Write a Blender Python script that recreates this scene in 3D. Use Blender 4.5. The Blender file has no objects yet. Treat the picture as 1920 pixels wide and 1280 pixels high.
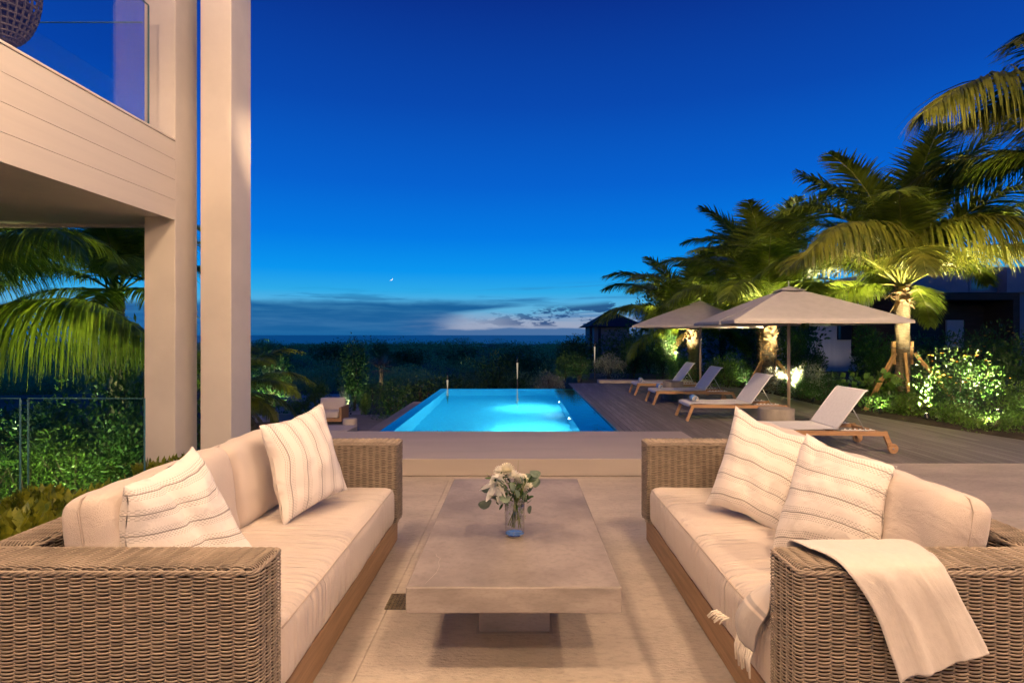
import bpy, bmesh, math, random
import numpy as np
from mathutils import Vector, Matrix, noise as mnoise
rnd = random.Random(7)
S = bpy.context.scene
COL = S.collection
H, F, VX, VY = 1.4, 1067.0, 972.0, 628.0
def PY(px, py, Y): return Vector(((px-VX)/F*Y, Y, H+(VY-py)/F*Y))          # a photo point at distance Y
def PZ(px, py, z=0.0):                                                      # a photo point on a level z
    Y = F*(H-z)/(py-VY); return Vector(((px-VX)/F*Y, Y, z))
def lin(r, g, b):
    f = lambda c: (c/255/12.92) if c <= 10 else ((c/255+.055)/1.055)**2.4
    return (f(r), f(g), f(b), 1)

# ---------------------------------------------------------------- camera, world, exposure
cam = bpy.data.objects.new('camera', bpy.data.cameras.new('camera')); COL.objects.link(cam)
cam.location = (0, 0, H); cam.rotation_euler = (math.radians(90), 0, 0)
cam.data.sensor_width = 36; cam.data.lens = F*36/1920
cam.data.shift_x = -12/1920; cam.data.shift_y = -12/1920
cam.data.clip_start = .05; cam.data.clip_end = 60000
S.camera = cam
S.view_settings.view_transform = 'Standard'; S.view_settings.look = 'None'
S.view_settings.exposure = 0.12; S.view_settings.gamma = 1
S.cycles.use_denoising = True
S.cycles.sample_clamp_indirect = 50
S.cycles.caustics_reflective = False; S.cycles.caustics_refractive = False
S.cycles.max_bounces = 8; S.cycles.transparent_max_bounces = 24

class NT:
    def __init__(s, tree): s.t = tree; s.t.nodes.clear()
    def n(s, ty, **kw):
        nd = s.t.nodes.new(ty)
        for k, v in kw.items():
            if k.startswith('i_'): s.put(nd.inputs[k[2:].replace('_', ' ')], v)
            else: setattr(nd, k, v)
        return nd
    def put(s, sock, v):
        if isinstance(v, bpy.types.NodeSocket): s.t.links.new(v, sock)
        elif v is not None: sock.default_value = v
    def m(s, op, *a):
        nd = s.t.nodes.new('ShaderNodeMath'); nd.operation = op
        for i, v in enumerate(a): s.put(nd.inputs[i], v)
        return nd.outputs[0]
    def ss(s, x, a, b):
        nd = s.t.nodes.new('ShaderNodeMapRange'); nd.interpolation_type = 'SMOOTHSTEP'
        s.put(nd.inputs[0], x); nd.inputs[1].default_value = a; nd.inputs[2].default_value = b
        return nd.outputs[0]
    def mix(s, f, a, b):
        nd = s.t.nodes.new('ShaderNodeMix'); nd.data_type = 'RGBA'
        s.put(nd.inputs[0], f); s.put(nd.inputs[6], a); s.put(nd.inputs[7], b)
        return nd.outputs[2]
    def noise(s, vec, scale, detail=4, rough=.55, dist=0):
        nd = s.t.nodes.new('ShaderNodeTexNoise')
        s.put(nd.inputs['Vector'], vec); nd.inputs['Scale'].default_value = scale
        nd.inputs['Detail'].default_value = detail; nd.inputs['Roughness'].default_value = rough
        nd.inputs['Distortion'].default_value = dist
        return nd.outputs[0]
    def ramp(s, x, stops, interp='LINEAR'):
        nd = s.t.nodes.new('ShaderNodeValToRGB'); s.put(nd.inputs[0], x)
        cr = nd.color_ramp; cr.interpolation = interp
        while len(cr.elements) < len(stops): cr.elements.new(.5)
        for e, (p, c) in zip(cr.elements, stops): e.position = p; e.color = c
        return nd.outputs[0]
    def xyz(s, x, y, z):
        nd = s.t.nodes.new('ShaderNodeCombineXYZ')
        for i, v in enumerate((x, y, z)): s.put(nd.inputs[i], v)
        return nd.outputs[0]
    def sep(s, v):
        nd = s.t.nodes.new('ShaderNodeSeparateXYZ'); s.put(nd.inputs[0], v); return nd.outputs

w = bpy.data.worlds.new('World'); S.world = w; w.use_nodes = True
k = NT(w.node_tree)
tc = k.n('ShaderNodeTexCoord').outputs['Generated']
dx, dy, dz = k.sep(tc)
flat = k.m('POWER', k.m('ADD', k.m('MULTIPLY', dx, dx), k.m('MULTIPLY', dy, dy)), .5)
el = k.m('DIVIDE', dz, k.m('MAXIMUM', flat, .02))                 # tangent of elevation
az = k.m('ARCTAN2', dx, dy)
sky = k.ramp(k.m('MULTIPLY', el, 1.0), [
    (0.0, lin(36, 112, 168)), (.02, lin(96, 152, 196)), (.045, lin(96, 174, 214)), (.075, lin(44, 164, 224)), (.11, lin(10, 144, 230)),
    (.17, lin(4, 118, 220)), (.26, lin(6, 94, 200)), (.40, lin(8, 70, 170)), (.60, lin(9, 45, 134)), (1.0, lin(6, 28, 96))])
cv = k.xyz(k.m('MULTIPLY', az, 9.0), k.m('MULTIPLY', el, 42.0), 0.0)
n1 = k.noise(cv, 1.0, 5, .6)
cv2 = k.xyz(k.m('MULTIPLY', az, 16.0), k.m('MULTIPLY', el, 52.0), 3.7)
n2 = k.noise(cv2, .95, 7, .66)
wob = k.m('MULTIPLY', k.m('SUBTRACT', n1, .5), .036)
# pink afterglow low over the sea, right of the bank
ew = k.m('ADD', el, wob)
pink = k.m('MULTIPLY', k.ss(ew, .044, .018), k.m('MULTIPLY', k.ss(k.m('ADD', az, k.m('MULTIPLY', wob, 4.0)), -.24, -.12), k.ss(az, .9, .3)))
c = k.mix(k.m('MULTIPLY', pink, .85), sky, lin(158, 164, 186))
# streaks
st = k.noise(k.xyz(k.m('MULTIPLY', az, 4.0), k.m('MULTIPLY', k.m('ADD', el, k.m('MULTIPLY', az, -.04)), 90.0), 9.1), 1.0, 5, .6)
stm = k.m('MULTIPLY', k.ss(st, .52, .68), k.m('MULTIPLY', k.ss(el, .02, .035), k.ss(el, .11, .06)))
c = k.mix(k.m('MULTIPLY', k.m('MULTIPLY', stm, k.ss(az, -.12, .05)), .6), c, lin(44, 110, 168))
# big slate bank on the left
top = k.m('ADD', k.m('MULTIPLY', k.ss(az, -.9, -.3), .020), .040)
bank_l = k.m('MULTIPLY', k.ss(k.m('SUBTRACT', k.m('ADD', top, k.m('MULTIPLY', wob, .5)), el), -.005, .010),
             k.ss(k.m('ADD', k.m('ADD', az, k.m('MULTIPLY', wob, 2.0)), k.m('MULTIPLY', k.ss(el, .035, .055), -.13)), -.08, -.16))
low = k.ss(k.m('ADD', el, k.m('MULTIPLY', wob, .5)), .014, .009)
brk = k.ss(k.noise(k.xyz(k.m('MULTIPLY', az, 6.0), k.m('MULTIPLY', el, 70.0), 2.0), 1.0, 6, .62), .30, .62)
bank_l = k.m('MULTIPLY', bank_l, k.m('ADD', .80, k.m('MULTIPLY', brk, .2)))
upper = k.m('MULTIPLY', k.m('MULTIPLY', k.ss(k.noise(k.xyz(k.m('MULTIPLY', az, 5.0), k.m('MULTIPLY', el, 60.0), 7.0), 1.0, 6, .6), .50, .64), k.ss(el, .085, .06)), k.m('MULTIPLY', k.ss(el, .035, .05), k.ss(az, .25, -.1)))
bank = k.m('MAXIMUM', k.m('MAXIMUM', k.m('MULTIPLY', bank_l, .95), k.m('MULTIPLY', upper, .55)), k.m('MULTIPLY', low, .8))
c = k.mix(bank, c, k.ramp(k.m('MULTIPLY', el, 14.0), [(0, lin(22, 92, 150)), (.8, lin(12, 84, 142))]))
# small dark cumulus on the right
cum = k.m('MULTIPLY', k.ss(n2, .49, .55), k.m('MULTIPLY', k.ss(az, -.12, .06), k.m('MULTIPLY', k.ss(el, .012, .02), k.ss(k.m('SUBTRACT', el, k.m('MULTIPLY', k.ss(az, .0, .3), .02)), .052, .04))))
c = k.mix(k.m('MULTIPLY', cum, .9), c, lin(26, 70, 122))
# faint high wisps on the left
wl = k.m('MULTIPLY', k.ss(k.noise(k.xyz(k.m('MULTIPLY', az, 7.0), k.m('MULTIPLY', el, 22.0), 5.0), 1.6, 5), .5, .7), k.m('MULTIPLY', k.ss(az, -.45, -.6), k.ss(el, .3, .1)))
c = k.mix(k.m('MULTIPLY', wl, .6), c, lin(40, 70, 130))
c = k.mix(k.ss(el, 0.0, -.01), c, lin(10, 26, 48))
bg = k.n('ShaderNodeBackground'); k.put(bg.inputs[0], c); bg.inputs[1].default_value = 1.0
k.t.links.new(bg.outputs[0], k.n('ShaderNodeOutputWorld').inputs[0])

WARM = (1.0, .66, .405)
def lamp(name, kind, loc, power, color=WARM, target=None, size=.06, angle=120, blend=.5):
    ld = bpy.data.lights.new(name, kind); ld.energy = power; ld.color = color
    if kind == 'AREA': ld.size = size; ld.shape = 'DISK'
    else: ld.shadow_soft_size = size
    if kind == 'SPOT': ld.spot_size = math.radians(angle); ld.spot_blend = blend
    o = bpy.data.objects.new(name, ld); COL.objects.link(o); o.location = loc
    if target is not None:
        o.rotation_euler = (Vector(target)-Vector(loc)).to_track_quat('-Z', 'Y').to_euler()
    return o
# ---------------------------------------------------------------- helpers
def tag(o, label=None, cat=None, group=None, kind=None):
    if label: o['label'] = label
    if cat: o['category'] = cat
    if group: o['group'] = group
    if kind: o['kind'] = kind
    return o
def thing(name, label, cat, loc=(0, 0, 0), rz=0, group=None):
    o = bpy.data.objects.new(name, None); COL.objects.link(o); o.empty_display_size = .1
    o.location = loc; o.rotation_euler = (0, 0, rz)
    return tag(o, label, cat, group)
def copy_tree(o, parent=None):
    c = o.copy(); COL.objects.link(c)
    if parent: c.parent = parent
    for ch in [x for x in o.children]: copy_tree(ch, c)
    return c
def setmesh(name, V, Fc, mat, parent=None, smooth=False, uv=None, off=None, world=False):
    """V: verts, Fc: faces. world=True: verts are in world space, parent is unrotated."""
    me = bpy.data.meshes.new(name)
    V = np.asarray(V, dtype=float).reshape(-1, 3)
    if world and parent is not None:
        p = parent; L = np.zeros(3)
        while p is not None: L += np.array(p.location); p = p.parent
        V = V-L
    if isinstance(Fc, np.ndarray):
        nf, kk = Fc.shape
        me.vertices.add(len(V)); me.vertices.foreach_set('co', V.ravel())
        me.loops.add(nf*kk); me.loops.foreach_set('vertex_index', Fc.ravel().astype(np.int32))
        me.polygons.add(nf); me.polygons.foreach_set('loop_start', np.arange(0, nf*kk, kk, dtype=np.int32))
        me.update(calc_edges=True)
    else:
        me.from_pydata([tuple(v) for v in V], [], Fc); me.update()
    if smooth: me.polygons.foreach_set('use_smooth', [True]*len(me.polygons))
    if uv is not None:
        l = me.uv_layers.new(name='UVMap'); uv = np.asarray(uv, dtype=float)
        idx = np.zeros(len(me.loops), dtype=np.int32); me.loops.foreach_get('vertex_index', idx)
        l.data.foreach_set('uv', uv[idx].ravel())
    if mat: me.materials.append(mat)
    o = bpy.data.objects.new(name, me); COL.objects.link(o)
    if parent is not None: o.parent = parent
    return o
class MB:
    """collects shapes, builds ONE mesh object"""
    def __init__(s): s.v = []; s.f = []
    def add(s, V, Fc):
        n = len(s.v); s.v += [tuple(v) for v in V]; s.f += [tuple(i+n for i in f) for f in Fc]; return s
    def box(s, a, b, bev=0.0):
        x0, y0, z0 = [min(p, q) for p, q in zip(a, b)]; x1, y1, z1 = [max(p, q) for p, q in zip(a, b)]
        if bev <= 0:
            V = [(x0,y0,z0),(x1,y0,z0),(x1,y1,z0),(x0,y1,z0),(x0,y0,z1),(x1,y0,z1),(x1,y1,z1),(x0,y1,z1)]
            return s.add(V, [(0,3,2,1),(4,5,6,7),(0,1,5,4),(1,2,6,5),(2,3,7,6),(3,0,4,7)])
        bm = bmesh.new(); bmesh.ops.create_cube(bm, size=1)
        for v in bm.verts: v.co = Vector(((x0+x1)/2+v.co.x*(x1-x0), (y0+y1)/2+v.co.y*(y1-y0), (z0+z1)/2+v.co.z*(z1-z0)))
        bmesh.ops.bevel(bm, geom=bm.edges[:], offset=bev, segments=2, affect='EDGES', profile=.5)
        return s.bm(bm)
    def bm(s, bm, mat=None):
        bm.verts.index_update()
        V = [(mat @ v.co) if mat else v.co.copy() for v in bm.verts]
        Fc = [tuple(v.index for v in f.verts) for f in bm.faces]; bm.free(); return s.add(V, Fc)
    def tube(s, pts, r, n=8, cap=True, flat=None):
        pts = [Vector(p) for p in pts]; rr = r if isinstance(r, (list, tuple)) else [r]*len(pts)
        V = []; Fc = []; up = None
        for i, p in enumerate(pts):
            t = (pts[min(i+1, len(pts)-1)]-pts[max(i-1, 0)]).normalized()
            if up is None: up = Vector((0, 0, 1)) if abs(t.z) < .9 else Vector((1, 0, 0))
            a = t.cross(up).normalized(); b = a.cross(t).normalized(); up = b
            for j in range(n):
                th = 2*math.pi*(j+.5)/n
                V.append(p+(a*math.cos(th)+b*math.sin(th)*(flat or 1))*rr[i])
        for i in range(len(pts)-1):
            for j in range(n):
                j2 = (j+1) % n; Fc.append((i*n+j, i*n+j2, (i+1)*n+j2, (i+1)*n+j))
        if cap: Fc.append(tuple(range(n-1, -1, -1))); Fc.append(tuple((len(pts)-1)*n+j for j in range(n)))
        return s.add(V, Fc)
    def lathe(s, prof, c=(0, 0, 0), n=24, cap=True):
        V = []; Fc = []
        for (r, z) in prof:
            for j in range(n):
                th = 2*math.pi*j/n; V.append((c[0]+r*math.cos(th), c[1]+r*math.sin(th), c[2]+z))
        for i in range(len(prof)-1):
            for j in range(n):
                j2 = (j+1) % n; Fc.append((i*n+j, i*n+j2, (i+1)*n+j2, (i+1)*n+j))
        if cap: Fc.append(tuple(range(n-1, -1, -1))); Fc.append(tuple((len(prof)-1)*n+j for j in range(n)))
        return s.add(V, Fc)
    def bar(s, a, b, w, h, up=(0, 0, 1)):
        a = Vector(a); b = Vector(b); t = (b-a).normalized(); u = Vector(up)
        x = t.cross(u).normalized()*w/2; y = x.cross(t).normalized()*h/2
        V = [a-x-y, a+x-y, a+x+y, a-x+y, b-x-y, b+x-y, b+x+y, b-x+y]
        return s.add(V, [(0,1,2,3),(7,6,5,4),(0,4,5,1),(1,5,6,2),(2,6,7,3),(3,7,4,0)])
    def build(s, name, mat, parent=None, smooth=False, world=False):
        return setmesh(name, s.v, s.f, mat, parent, smooth, world=world)
def autosmooth(o, ang=40):
    o.data.polygons.foreach_set('use_smooth', [True]*len(o.data.polygons))
    bm = bmesh.new(); bm.from_mesh(o.data)
    bmesh.ops.recalc_face_normals(bm, faces=bm.faces[:])
    a = math.radians(ang)
    for e in bm.edges:
        if len(e.link_faces) == 2 and e.calc_face_angle(0) > a: e.smooth = False
    bm.to_mesh(o.data); bm.free(); return o

# ---------------------------------------------------------------- materials
def mat(name, col, rough=.6, var=.12, scale=4, stretch=(1, 1, 1), bump=0, bscale=60, spec=.4, metal=0, col2=None, fine=0, trans=0, coat=0):
    m = bpy.data.materials.new(name); m.use_nodes = True; k = NT(m.node_tree)
    co = k.n('ShaderNodeTexCoord').outputs['Object']
    mp = k.n('ShaderNodeMapping'); k.put(mp.inputs['Vector'], co); mp.inputs['Scale'].default_value = stretch
    v = mp.outputs[0]
    a = k.noise(v, scale, 6, .6)
    c1 = tuple(max(0, x*(1-var)) for x in col[:3])+(1,); c2 = tuple(min(1, x*(1+var)) for x in (col2 or col)[:3])+(1,)
    cc = k.mix(k.ss(a, .3, .7), c1, c2)
    if fine:
        b = k.noise(v, scale*14, 3, .6)
        cc = k.mix(k.m('MULTIPLY', k.ss(b, .45, .7), fine), cc, tuple(x*.45 for x in col[:3])+(1,))
    p = k.n('ShaderNodeBsdfPrincipled'); k.put(p.inputs['Base Color'], cc)
    p.inputs['Roughness'].default_value = rough; p.inputs['Metallic'].default_value = metal
    p.inputs['Specular IOR Level'].default_value = spec
    if coat: p.inputs['Coat Weight'].default_value = coat
    if bump:
        bn = k.n('ShaderNodeBump'); bn.inputs['Strength'].default_value = bump; bn.inputs['Distance'].default_value = .01
        k.put(bn.inputs['Height'], k.noise(v, bscale, 5, .6)); k.put(p.inputs['Normal'], bn.outputs[0])
    out = k.n('ShaderNodeOutputMaterial')
    if trans:
        t = k.n('ShaderNodeBsdfTranslucent'); k.put(t.inputs[0], cc)
        mx = k.n('ShaderNodeMixShader'); mx.inputs[0].default_value = trans
        k.t.links.new(p.outputs[0], mx.inputs[1]); k.t.links.new(t.outputs[0], mx.inputs[2]); k.t.links.new(mx.outputs[0], out.inputs[0])
    else: k.t.links.new(p.outputs[0], out.inputs[0])
    m['_'] = 1
    return m
def pr(m): return next(n for n in m.node_tree.nodes if n.type == 'BSDF_PRINCIPLED')
def emis(name, col, st):
    m = bpy.data.materials.new(name); m.use_nodes = True; k = NT(m.node_tree)
    e = k.n('ShaderNodeEmission'); e.inputs[0].default_value = tuple(col[:3])+(1,); e.inputs[1].default_value = st
    k.t.links.new(e.outputs[0], k.n('ShaderNodeOutputMaterial').inputs[0]); return m

M = {}
M['stucco'] = mat('stucco', (.70, .64, .56), .85, .06, 1.3, bump=.25, bscale=160)
M['cladding'] = mat('cladding', (.68, .62, .54), .6, .03, 2, (1, .2, 6))
M['soffit'] = mat('soffit', (.74, .68, .60), .8, .05, 2)
M['concrete'] = mat('concrete', (.34, .30, .27), .5, .22, 3.0, (1, .8, 3), bump=.1, bscale=50, fine=.22, spec=.35)
M['concrete_top'] = mat('concrete_top', (.255, .22, .19), .5, .26, 2.4, bump=.16, bscale=45, fine=.22, spec=.3)
M['drum'] = mat('drum', (.26, .23, .19), .8, .18, 6, (1, 1, .5), bump=.2, bscale=70)
M['wicker'] = mat('wicker', (.315, .255, .195), .55, .36, 9, (1, 1, 22), spec=.35, fine=.25)
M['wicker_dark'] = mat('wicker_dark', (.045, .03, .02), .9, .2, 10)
M['teak'] = mat('teak', (.31, .19, .105), .5, .22, 5, (.6, .6, 12), bump=.1, bscale=30, spec=.35)
M['teak_x'] = mat('teak_x', (.40, .235, .115), .5, .22, 7, (.6, 8, 8), bump=.08, bscale=30, spec=.35)
M['sling'] = mat('sling', (.60, .60, .60), .7, .05, 30, bump=.15, bscale=400)
M['steel'] = mat('steel', (.55, .55, .55), .35, .05, 10, metal=.9)
M['white_metal'] = mat('white_metal', (.75, .74, .72), .4, .03, 4)
M['dark_metal'] = mat('dark_metal', (.05, .05, .05), .4, .1, 4, metal=.6)
M['pod'] = mat('pod', (.075, .058, .04), .6, .3, 20)
M['bronze'] = mat('bronze', (.22, .18, .11), .5, .3, 40, metal=.5)
M['canopy'] = mat('canopy', (.45, .435, .41), .85, .05, 8, bump=.1, bscale=300, trans=.15)
M['pole'] = mat('pole', (.40, .30, .24), .5, .08, 6, (4, 4, .5))
M['lumber'] = mat('lumber', (.42, .25, .09), .7, .25, 4, (8, 8, .8))
M['towel_blue'] = mat('towel_blue', (.08, .32, .70), .95, .15, 30, bump=.6, bscale=200)
M['towel_white'] = mat('towel_white', (.68, .66, .62), .95, .05, 30, bump=.6, bscale=200)
M['fringe'] = mat('fringe', (.72, .66, .56), .9, .06, 30)
M['soil'] = mat('soil', (.035, .028, .02), .95, .4, 3, bump=.8, bscale=20)
M['ground'] = mat('ground', (.030, .032, .022), .95, .5, .4, bump=.5, bscale=3, col2=(.05, .05, .03))
M['sand'] = mat('sand', (.30, .28, .27), .95, .18, 1.2, bump=.6, bscale=12)
M['paver'] = mat('paver', (.17, .165, .16), .8, .12, 2.0, bump=.3, bscale=60)
M['grey_coping'] = mat('grey_coping', (.20, .175, .16), .7, .12, 3, bump=.2, bscale=60)
M['bark'] = mat('bark', (.17, .135, .075), .9, .4, 6, (2, 2, 14), bump=1.0, bscale=30, fine=.5)
M['boot'] = mat('boot', (.24, .16, .07), .9, .35, 7, bump=.6, bscale=30)
M['stem'] = mat('stem', (.07, .05, .03), .9, .3, 10)
M['petiole'] = mat('petiole', (.22, .24, .04), .6, .2, 5)
def leaf(name, c, c2, var=.25, sc=3, t=.3, rough=.45): return mat(name, c, rough, var, sc, col2=c2, trans=t, spec=.5)
M['frond'] = leaf('frond', (.085, .145, .010), (.20, .27, .022), t=.4)
M['frond_warm_lit'] = leaf('frond_warm_lit', (.085, .12, .012), (.18, .19, .02), t=.35)  # frond colour yellowed to carry the warm light from the house
M['frond_dry'] = leaf('frond_dry', (.26, .18, .07), (.34, .25, .12))
M['leaf_green'] = leaf('leaf_green', (.022, .070, .012), (.05, .12, .02))
M['leaf_lime'] = leaf('leaf_lime', (.05, .13, .015), (.12, .22, .03))
M['leaf_silver'] = leaf('leaf_silver', (.16, .19, .13), (.36, .38, .28))
M['leaf_croton'] = leaf('leaf_croton', (.06, .12, .012), (.26, .27, .02), var=.3, sc=11)
M['leaf_dark'] = leaf('leaf_dark', (.045, .10, .022), (.09, .17, .035))
M['leaf_scrub'] = leaf('leaf_scrub', (.12, .20, .06), (.30, .42, .13), sc=.12, t=.15)
M['flower_orange'] = leaf('flower_orange', (.75, .30, .03), (.85, .42, .05), t=.3)
M['eucalyptus'] = leaf('eucalyptus', (.13, .19, .14), (.20, .27, .20), sc=12)
M['petal_white'] = leaf('petal_white', (.86, .85, .78), (.90, .89, .84), var=.05, sc=20)
M['petal_cream'] = leaf('petal_cream', (.86, .82, .64), (.90, .88, .76), var=.05, sc=20)
M['leaf_stem'] = leaf('leaf_stem', (.12, .20, .03), (.30, .36, .06), sc=20)
M['wall_grey'] = mat('wall_grey', (.50, .46, .45), .85, .10, .8, (3, 3, .4), bump=.4, bscale=6)
M['wall_blue'] = mat('wall_blue', (.20, .22, .27), .8, .12, .8)
M['wall_brown'] = mat('wall_brown', (.06, .036, .024), .8, .2, 1.5, (1, 1, 6))
M['roof_dark'] = mat('roof_dark', (.02, .022, .028), .8, .2, 3)
M['moon'] = emis('moon', (1, .97, .88), 1.2)
M['lens'] = emis('lens', (1, .85, .6), 14)
M['pool_lens'] = emis('pool_lens', (.75, .95, 1), 40)
M['steel_shine'] = emis('steel_shine', (1, .82, .58), .45)  # faint emission stands in for light caught on the steel cones
M['lit_glass'] = emis('lit_glass', (.85, .72, .6), .35)

# stone terrace: warm limestone slabs with thin joints
def stone_mat(name, base, joints=(), jx=(), grain=1.0):
    m = mat(name, base, .65, .10, 1.3, (1, 2.2, 1), bump=.55*grain, bscale=34, col2=tuple(x*1.08 for x in base), fine=.28)
    return m
M['stone'] = stone_mat('stone', (.47, .41, .345), grain=2.2)
M['stone_step'] = mat('stone_step', (.42, .37, .32), .6, .05, 2, (.3, 2, 2), bump=.12, bscale=60)

def fabric(name, col, gather=0.0, axis='x', var=.03):
    m = bpy.data.materials.new(name); m.use_nodes = True; k = NT(m.node_tree)
    co = k.n('ShaderNodeTexCoord').outputs['Object']
    p = k.n('ShaderNodeBsdfPrincipled'); p.inputs['Roughness'].default_value = .85
    p.inputs['Sheen Weight'].default_value = .25; p.inputs['Specular IOR Level'].default_value = .25
    a = k.noise(co, 3, 3)
    k.put(p.inputs['Base Color'], k.mix(a, tuple(x*(1-var) for x in col)+(1,), tuple(x*(1+var) for x in col)+(1,)))
    weave = k.noise(co, 420, 2)
    h = k.m('MULTIPLY', weave, .10)
    if gather:
        mp = k.n('ShaderNodeMapping'); k.put(mp.inputs['Vector'], co)
        mp.inputs['Scale'].default_value = (2.6, 30, 1.4) if axis == 'y' else (9, 5, 13)
        g = k.noise(mp.outputs[0], 1.0, 3, .5, .6)
        msk = k.ss(k.noise(co, 2.3, 2), .38, .62)
        h = k.m('ADD', h, k.m('MULTIPLY', k.m('MULTIPLY', k.m('POWER', g, 1.6), gather*1.1), k.m('ADD', msk, .15)))
    bn = k.n('ShaderNodeBump'); bn.inputs['Strength'].default_value = 1.0; bn.inputs['Distance'].default_value = .03
    k.put(bn.inputs['Height'], h); k.put(p.inputs['Normal'], bn.outputs[0])
    k.t.links.new(p.outputs[0], k.n('ShaderNodeOutputMaterial').inputs[0]); return m
M['cushion'] = fabric('cushion', (.67, .575, .50), 1.35, 'y')
M['cushion_back'] = fabric('cushion_back', (.67, .575, .50), .4, 'x')
M['piping'] = fabric('piping', (.50, .41, .34))

def stripe_mat(name, along_u=True, bands=5.0):
    m = bpy.data.materials.new(name); m.use_nodes = True; k = NT(m.node_tree)
    u, v, _ = k.sep(k.n('ShaderNodeTexCoord').outputs['UV'])
    if not along_u: u, v = v, u
    t = k.m('FRACT', k.m('MULTIPLY', v, bands))
    d = k.m('ABSOLUTE', k.m('SUBTRACT', t, .5))
    band = k.ss(d, .30, .27)
    line = k.ss(d, .030, .018)
    row = k.m('MULTIPLY', v, 62.0)
    rowi = k.m('FLOOR', row)
    ro = k.m('ABSOLUTE', k.m('SUBTRACT', k.m('FRACT', row), .5))
    cu = k.m('ABSOLUTE', k.m('SUBTRACT', k.m('FRACT', k.m('ADD', k.m('MULTIPLY', u, 38.0), k.m('MULTIPLY', rowi, .5))), .5))
    dash = k.m('MULTIPLY', k.ss(ro, .26, .16), k.ss(cu, .30, .24))
    # graded: dashes fade towards the outer rows of each band
    amt = k.m('MULTIPLY', k.m('MULTIPLY', dash, band), .60)
    col = k.mix(amt, (.80, .74, .68, 1), (.22, .18, .15, 1))
    col = k.mix(k.m('MULTIPLY', line, .7), col, (.14, .12, .10, 1))
    p = k.n('ShaderNodeBsdfPrincipled'); k.put(p.inputs['Base Color'], col)
    p.inputs['Roughness'].default_value = .9; p.inputs['Sheen Weight'].default_value = .2; p.inputs['Specular IOR Level'].default_value = .2
    co = k.n('ShaderNodeTexCoord').outputs['Object']
    h = k.m('ADD', k.m('MULTIPLY', k.noise(co, 300, 2), .12), k.m('MULTIPLY', k.noise(co, 11, 4, .5, 1.2), 1.0))
    h = k.m('SUBTRACT', h, k.m('MULTIPLY', line, .25))
    bn = k.n('ShaderNodeBump'); bn.inputs['Strength'].default_value = .7; bn.inputs['Distance'].default_value = .012
    k.put(bn.inputs['Height'], h); k.put(p.inputs['Normal'], bn.outputs[0])
    k.t.links.new(p.outputs[0], k.n('ShaderNodeOutputMaterial').inputs[0]); return m
M['stripe_h'] = stripe_mat('stripe_h', True); M['stripe_v'] = stripe_mat('stripe_v', False)

def thin_glass(name, tint=(.9, .97, .95), refl=1.0):
    m = bpy.data.materials.new(name); m.use_nodes = True; k = NT(m.node_tree)
    t = k.n('ShaderNodeBsdfTransparent'); t.inputs[0].default_value = tint+(1,)
    g = k.n('ShaderNodeBsdfGlossy'); g.inputs['Roughness'].default_value = .01
    fr = k.n('ShaderNodeFresnel'); bf = k.n('ShaderNodeNewGeometry').outputs['Backfacing']; k.put(fr.inputs[0], k.m('SUBTRACT', 1.5, k.m('MULTIPLY', bf, 1.5-1/1.5)))
    mx = k.n('ShaderNodeMixShader'); k.put(mx.inputs[0], k.m('MULTIPLY', fr.outputs[0], refl))
    k.t.links.new(t.outputs[0], mx.inputs[1]); k.t.links.new(g.outputs[0], mx.inputs[2])
    k.t.links.new(mx.outputs[0], k.n('ShaderNodeOutputMaterial').inputs[0]); return m
M['glass'] = thin_glass('glass', (.985, .99, .99)); M['glass_blue'] = thin_glass('glass_blue', (.84, .93, .97))
M['glass_edge'] = mat('glass_edge', (.08, .20, .22), .2, .1, 3)
def clear_glass(name, col, ior=1.45):
    m = bpy.data.materials.new(name); m.use_nodes = True; k = NT(m.node_tree)
    p = k.n('ShaderNodeBsdfPrincipled'); p.inputs['Base Color'].default_value = col+(1,)
    p.inputs['Roughness'].default_value = .02; p.inputs['IOR'].default_value = ior; p.inputs['Transmission Weight'].default_value = 1
    k.t.links.new(p.outputs[0], k.n('ShaderNodeOutputMaterial').inputs[0]); return m
M['vase'] = thin_glass('vase', (.95, .97, .98), 1.6); M['vase_blue'] = clear_glass('vase_blue', (.03, .12, .75))
def water_mat():
    m = bpy.data.materials.new('pool_water'); m.use_nodes = True; k = NT(m.node_tree)
    p = k.n('ShaderNodeBsdfGlass'); p.inputs['Color'].default_value = (.86, .97, 1.0, 1); p.inputs['IOR'].default_value = 1.33; p.inputs['Roughness'].default_value = .03
    co = k.n('ShaderNodeTexCoord').outputs['Object']
    mp = k.n('ShaderNodeMapping'); k.put(mp.inputs['Vector'], co); mp.inputs['Scale'].default_value = (1, .7, 1)
    bn = k.n('ShaderNodeBump'); bn.inputs['Strength'].default_value = .22; bn.inputs['Distance'].default_value = .02
    k.put(bn.inputs['Height'], k.noise(mp.outputs[0], 5, 3)); k.put(p.inputs['Normal'], bn.outputs[0])
    k.t.links.new(p.outputs[0], k.n('ShaderNodeOutputMaterial').inputs[0]); return m
M['water'] = water_mat()
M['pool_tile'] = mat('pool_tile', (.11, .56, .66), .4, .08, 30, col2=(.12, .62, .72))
M['pool_tile_unlit'] = mat('pool_tile_unlit', (.03, .16, .22), .4, .3, 60)  # pool tile darkened, paints the shelf as unlit
M['ocean'] = mat('ocean', (.01, .03, .07), .35, .2, .002, bump=.6, bscale=.05)
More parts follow.
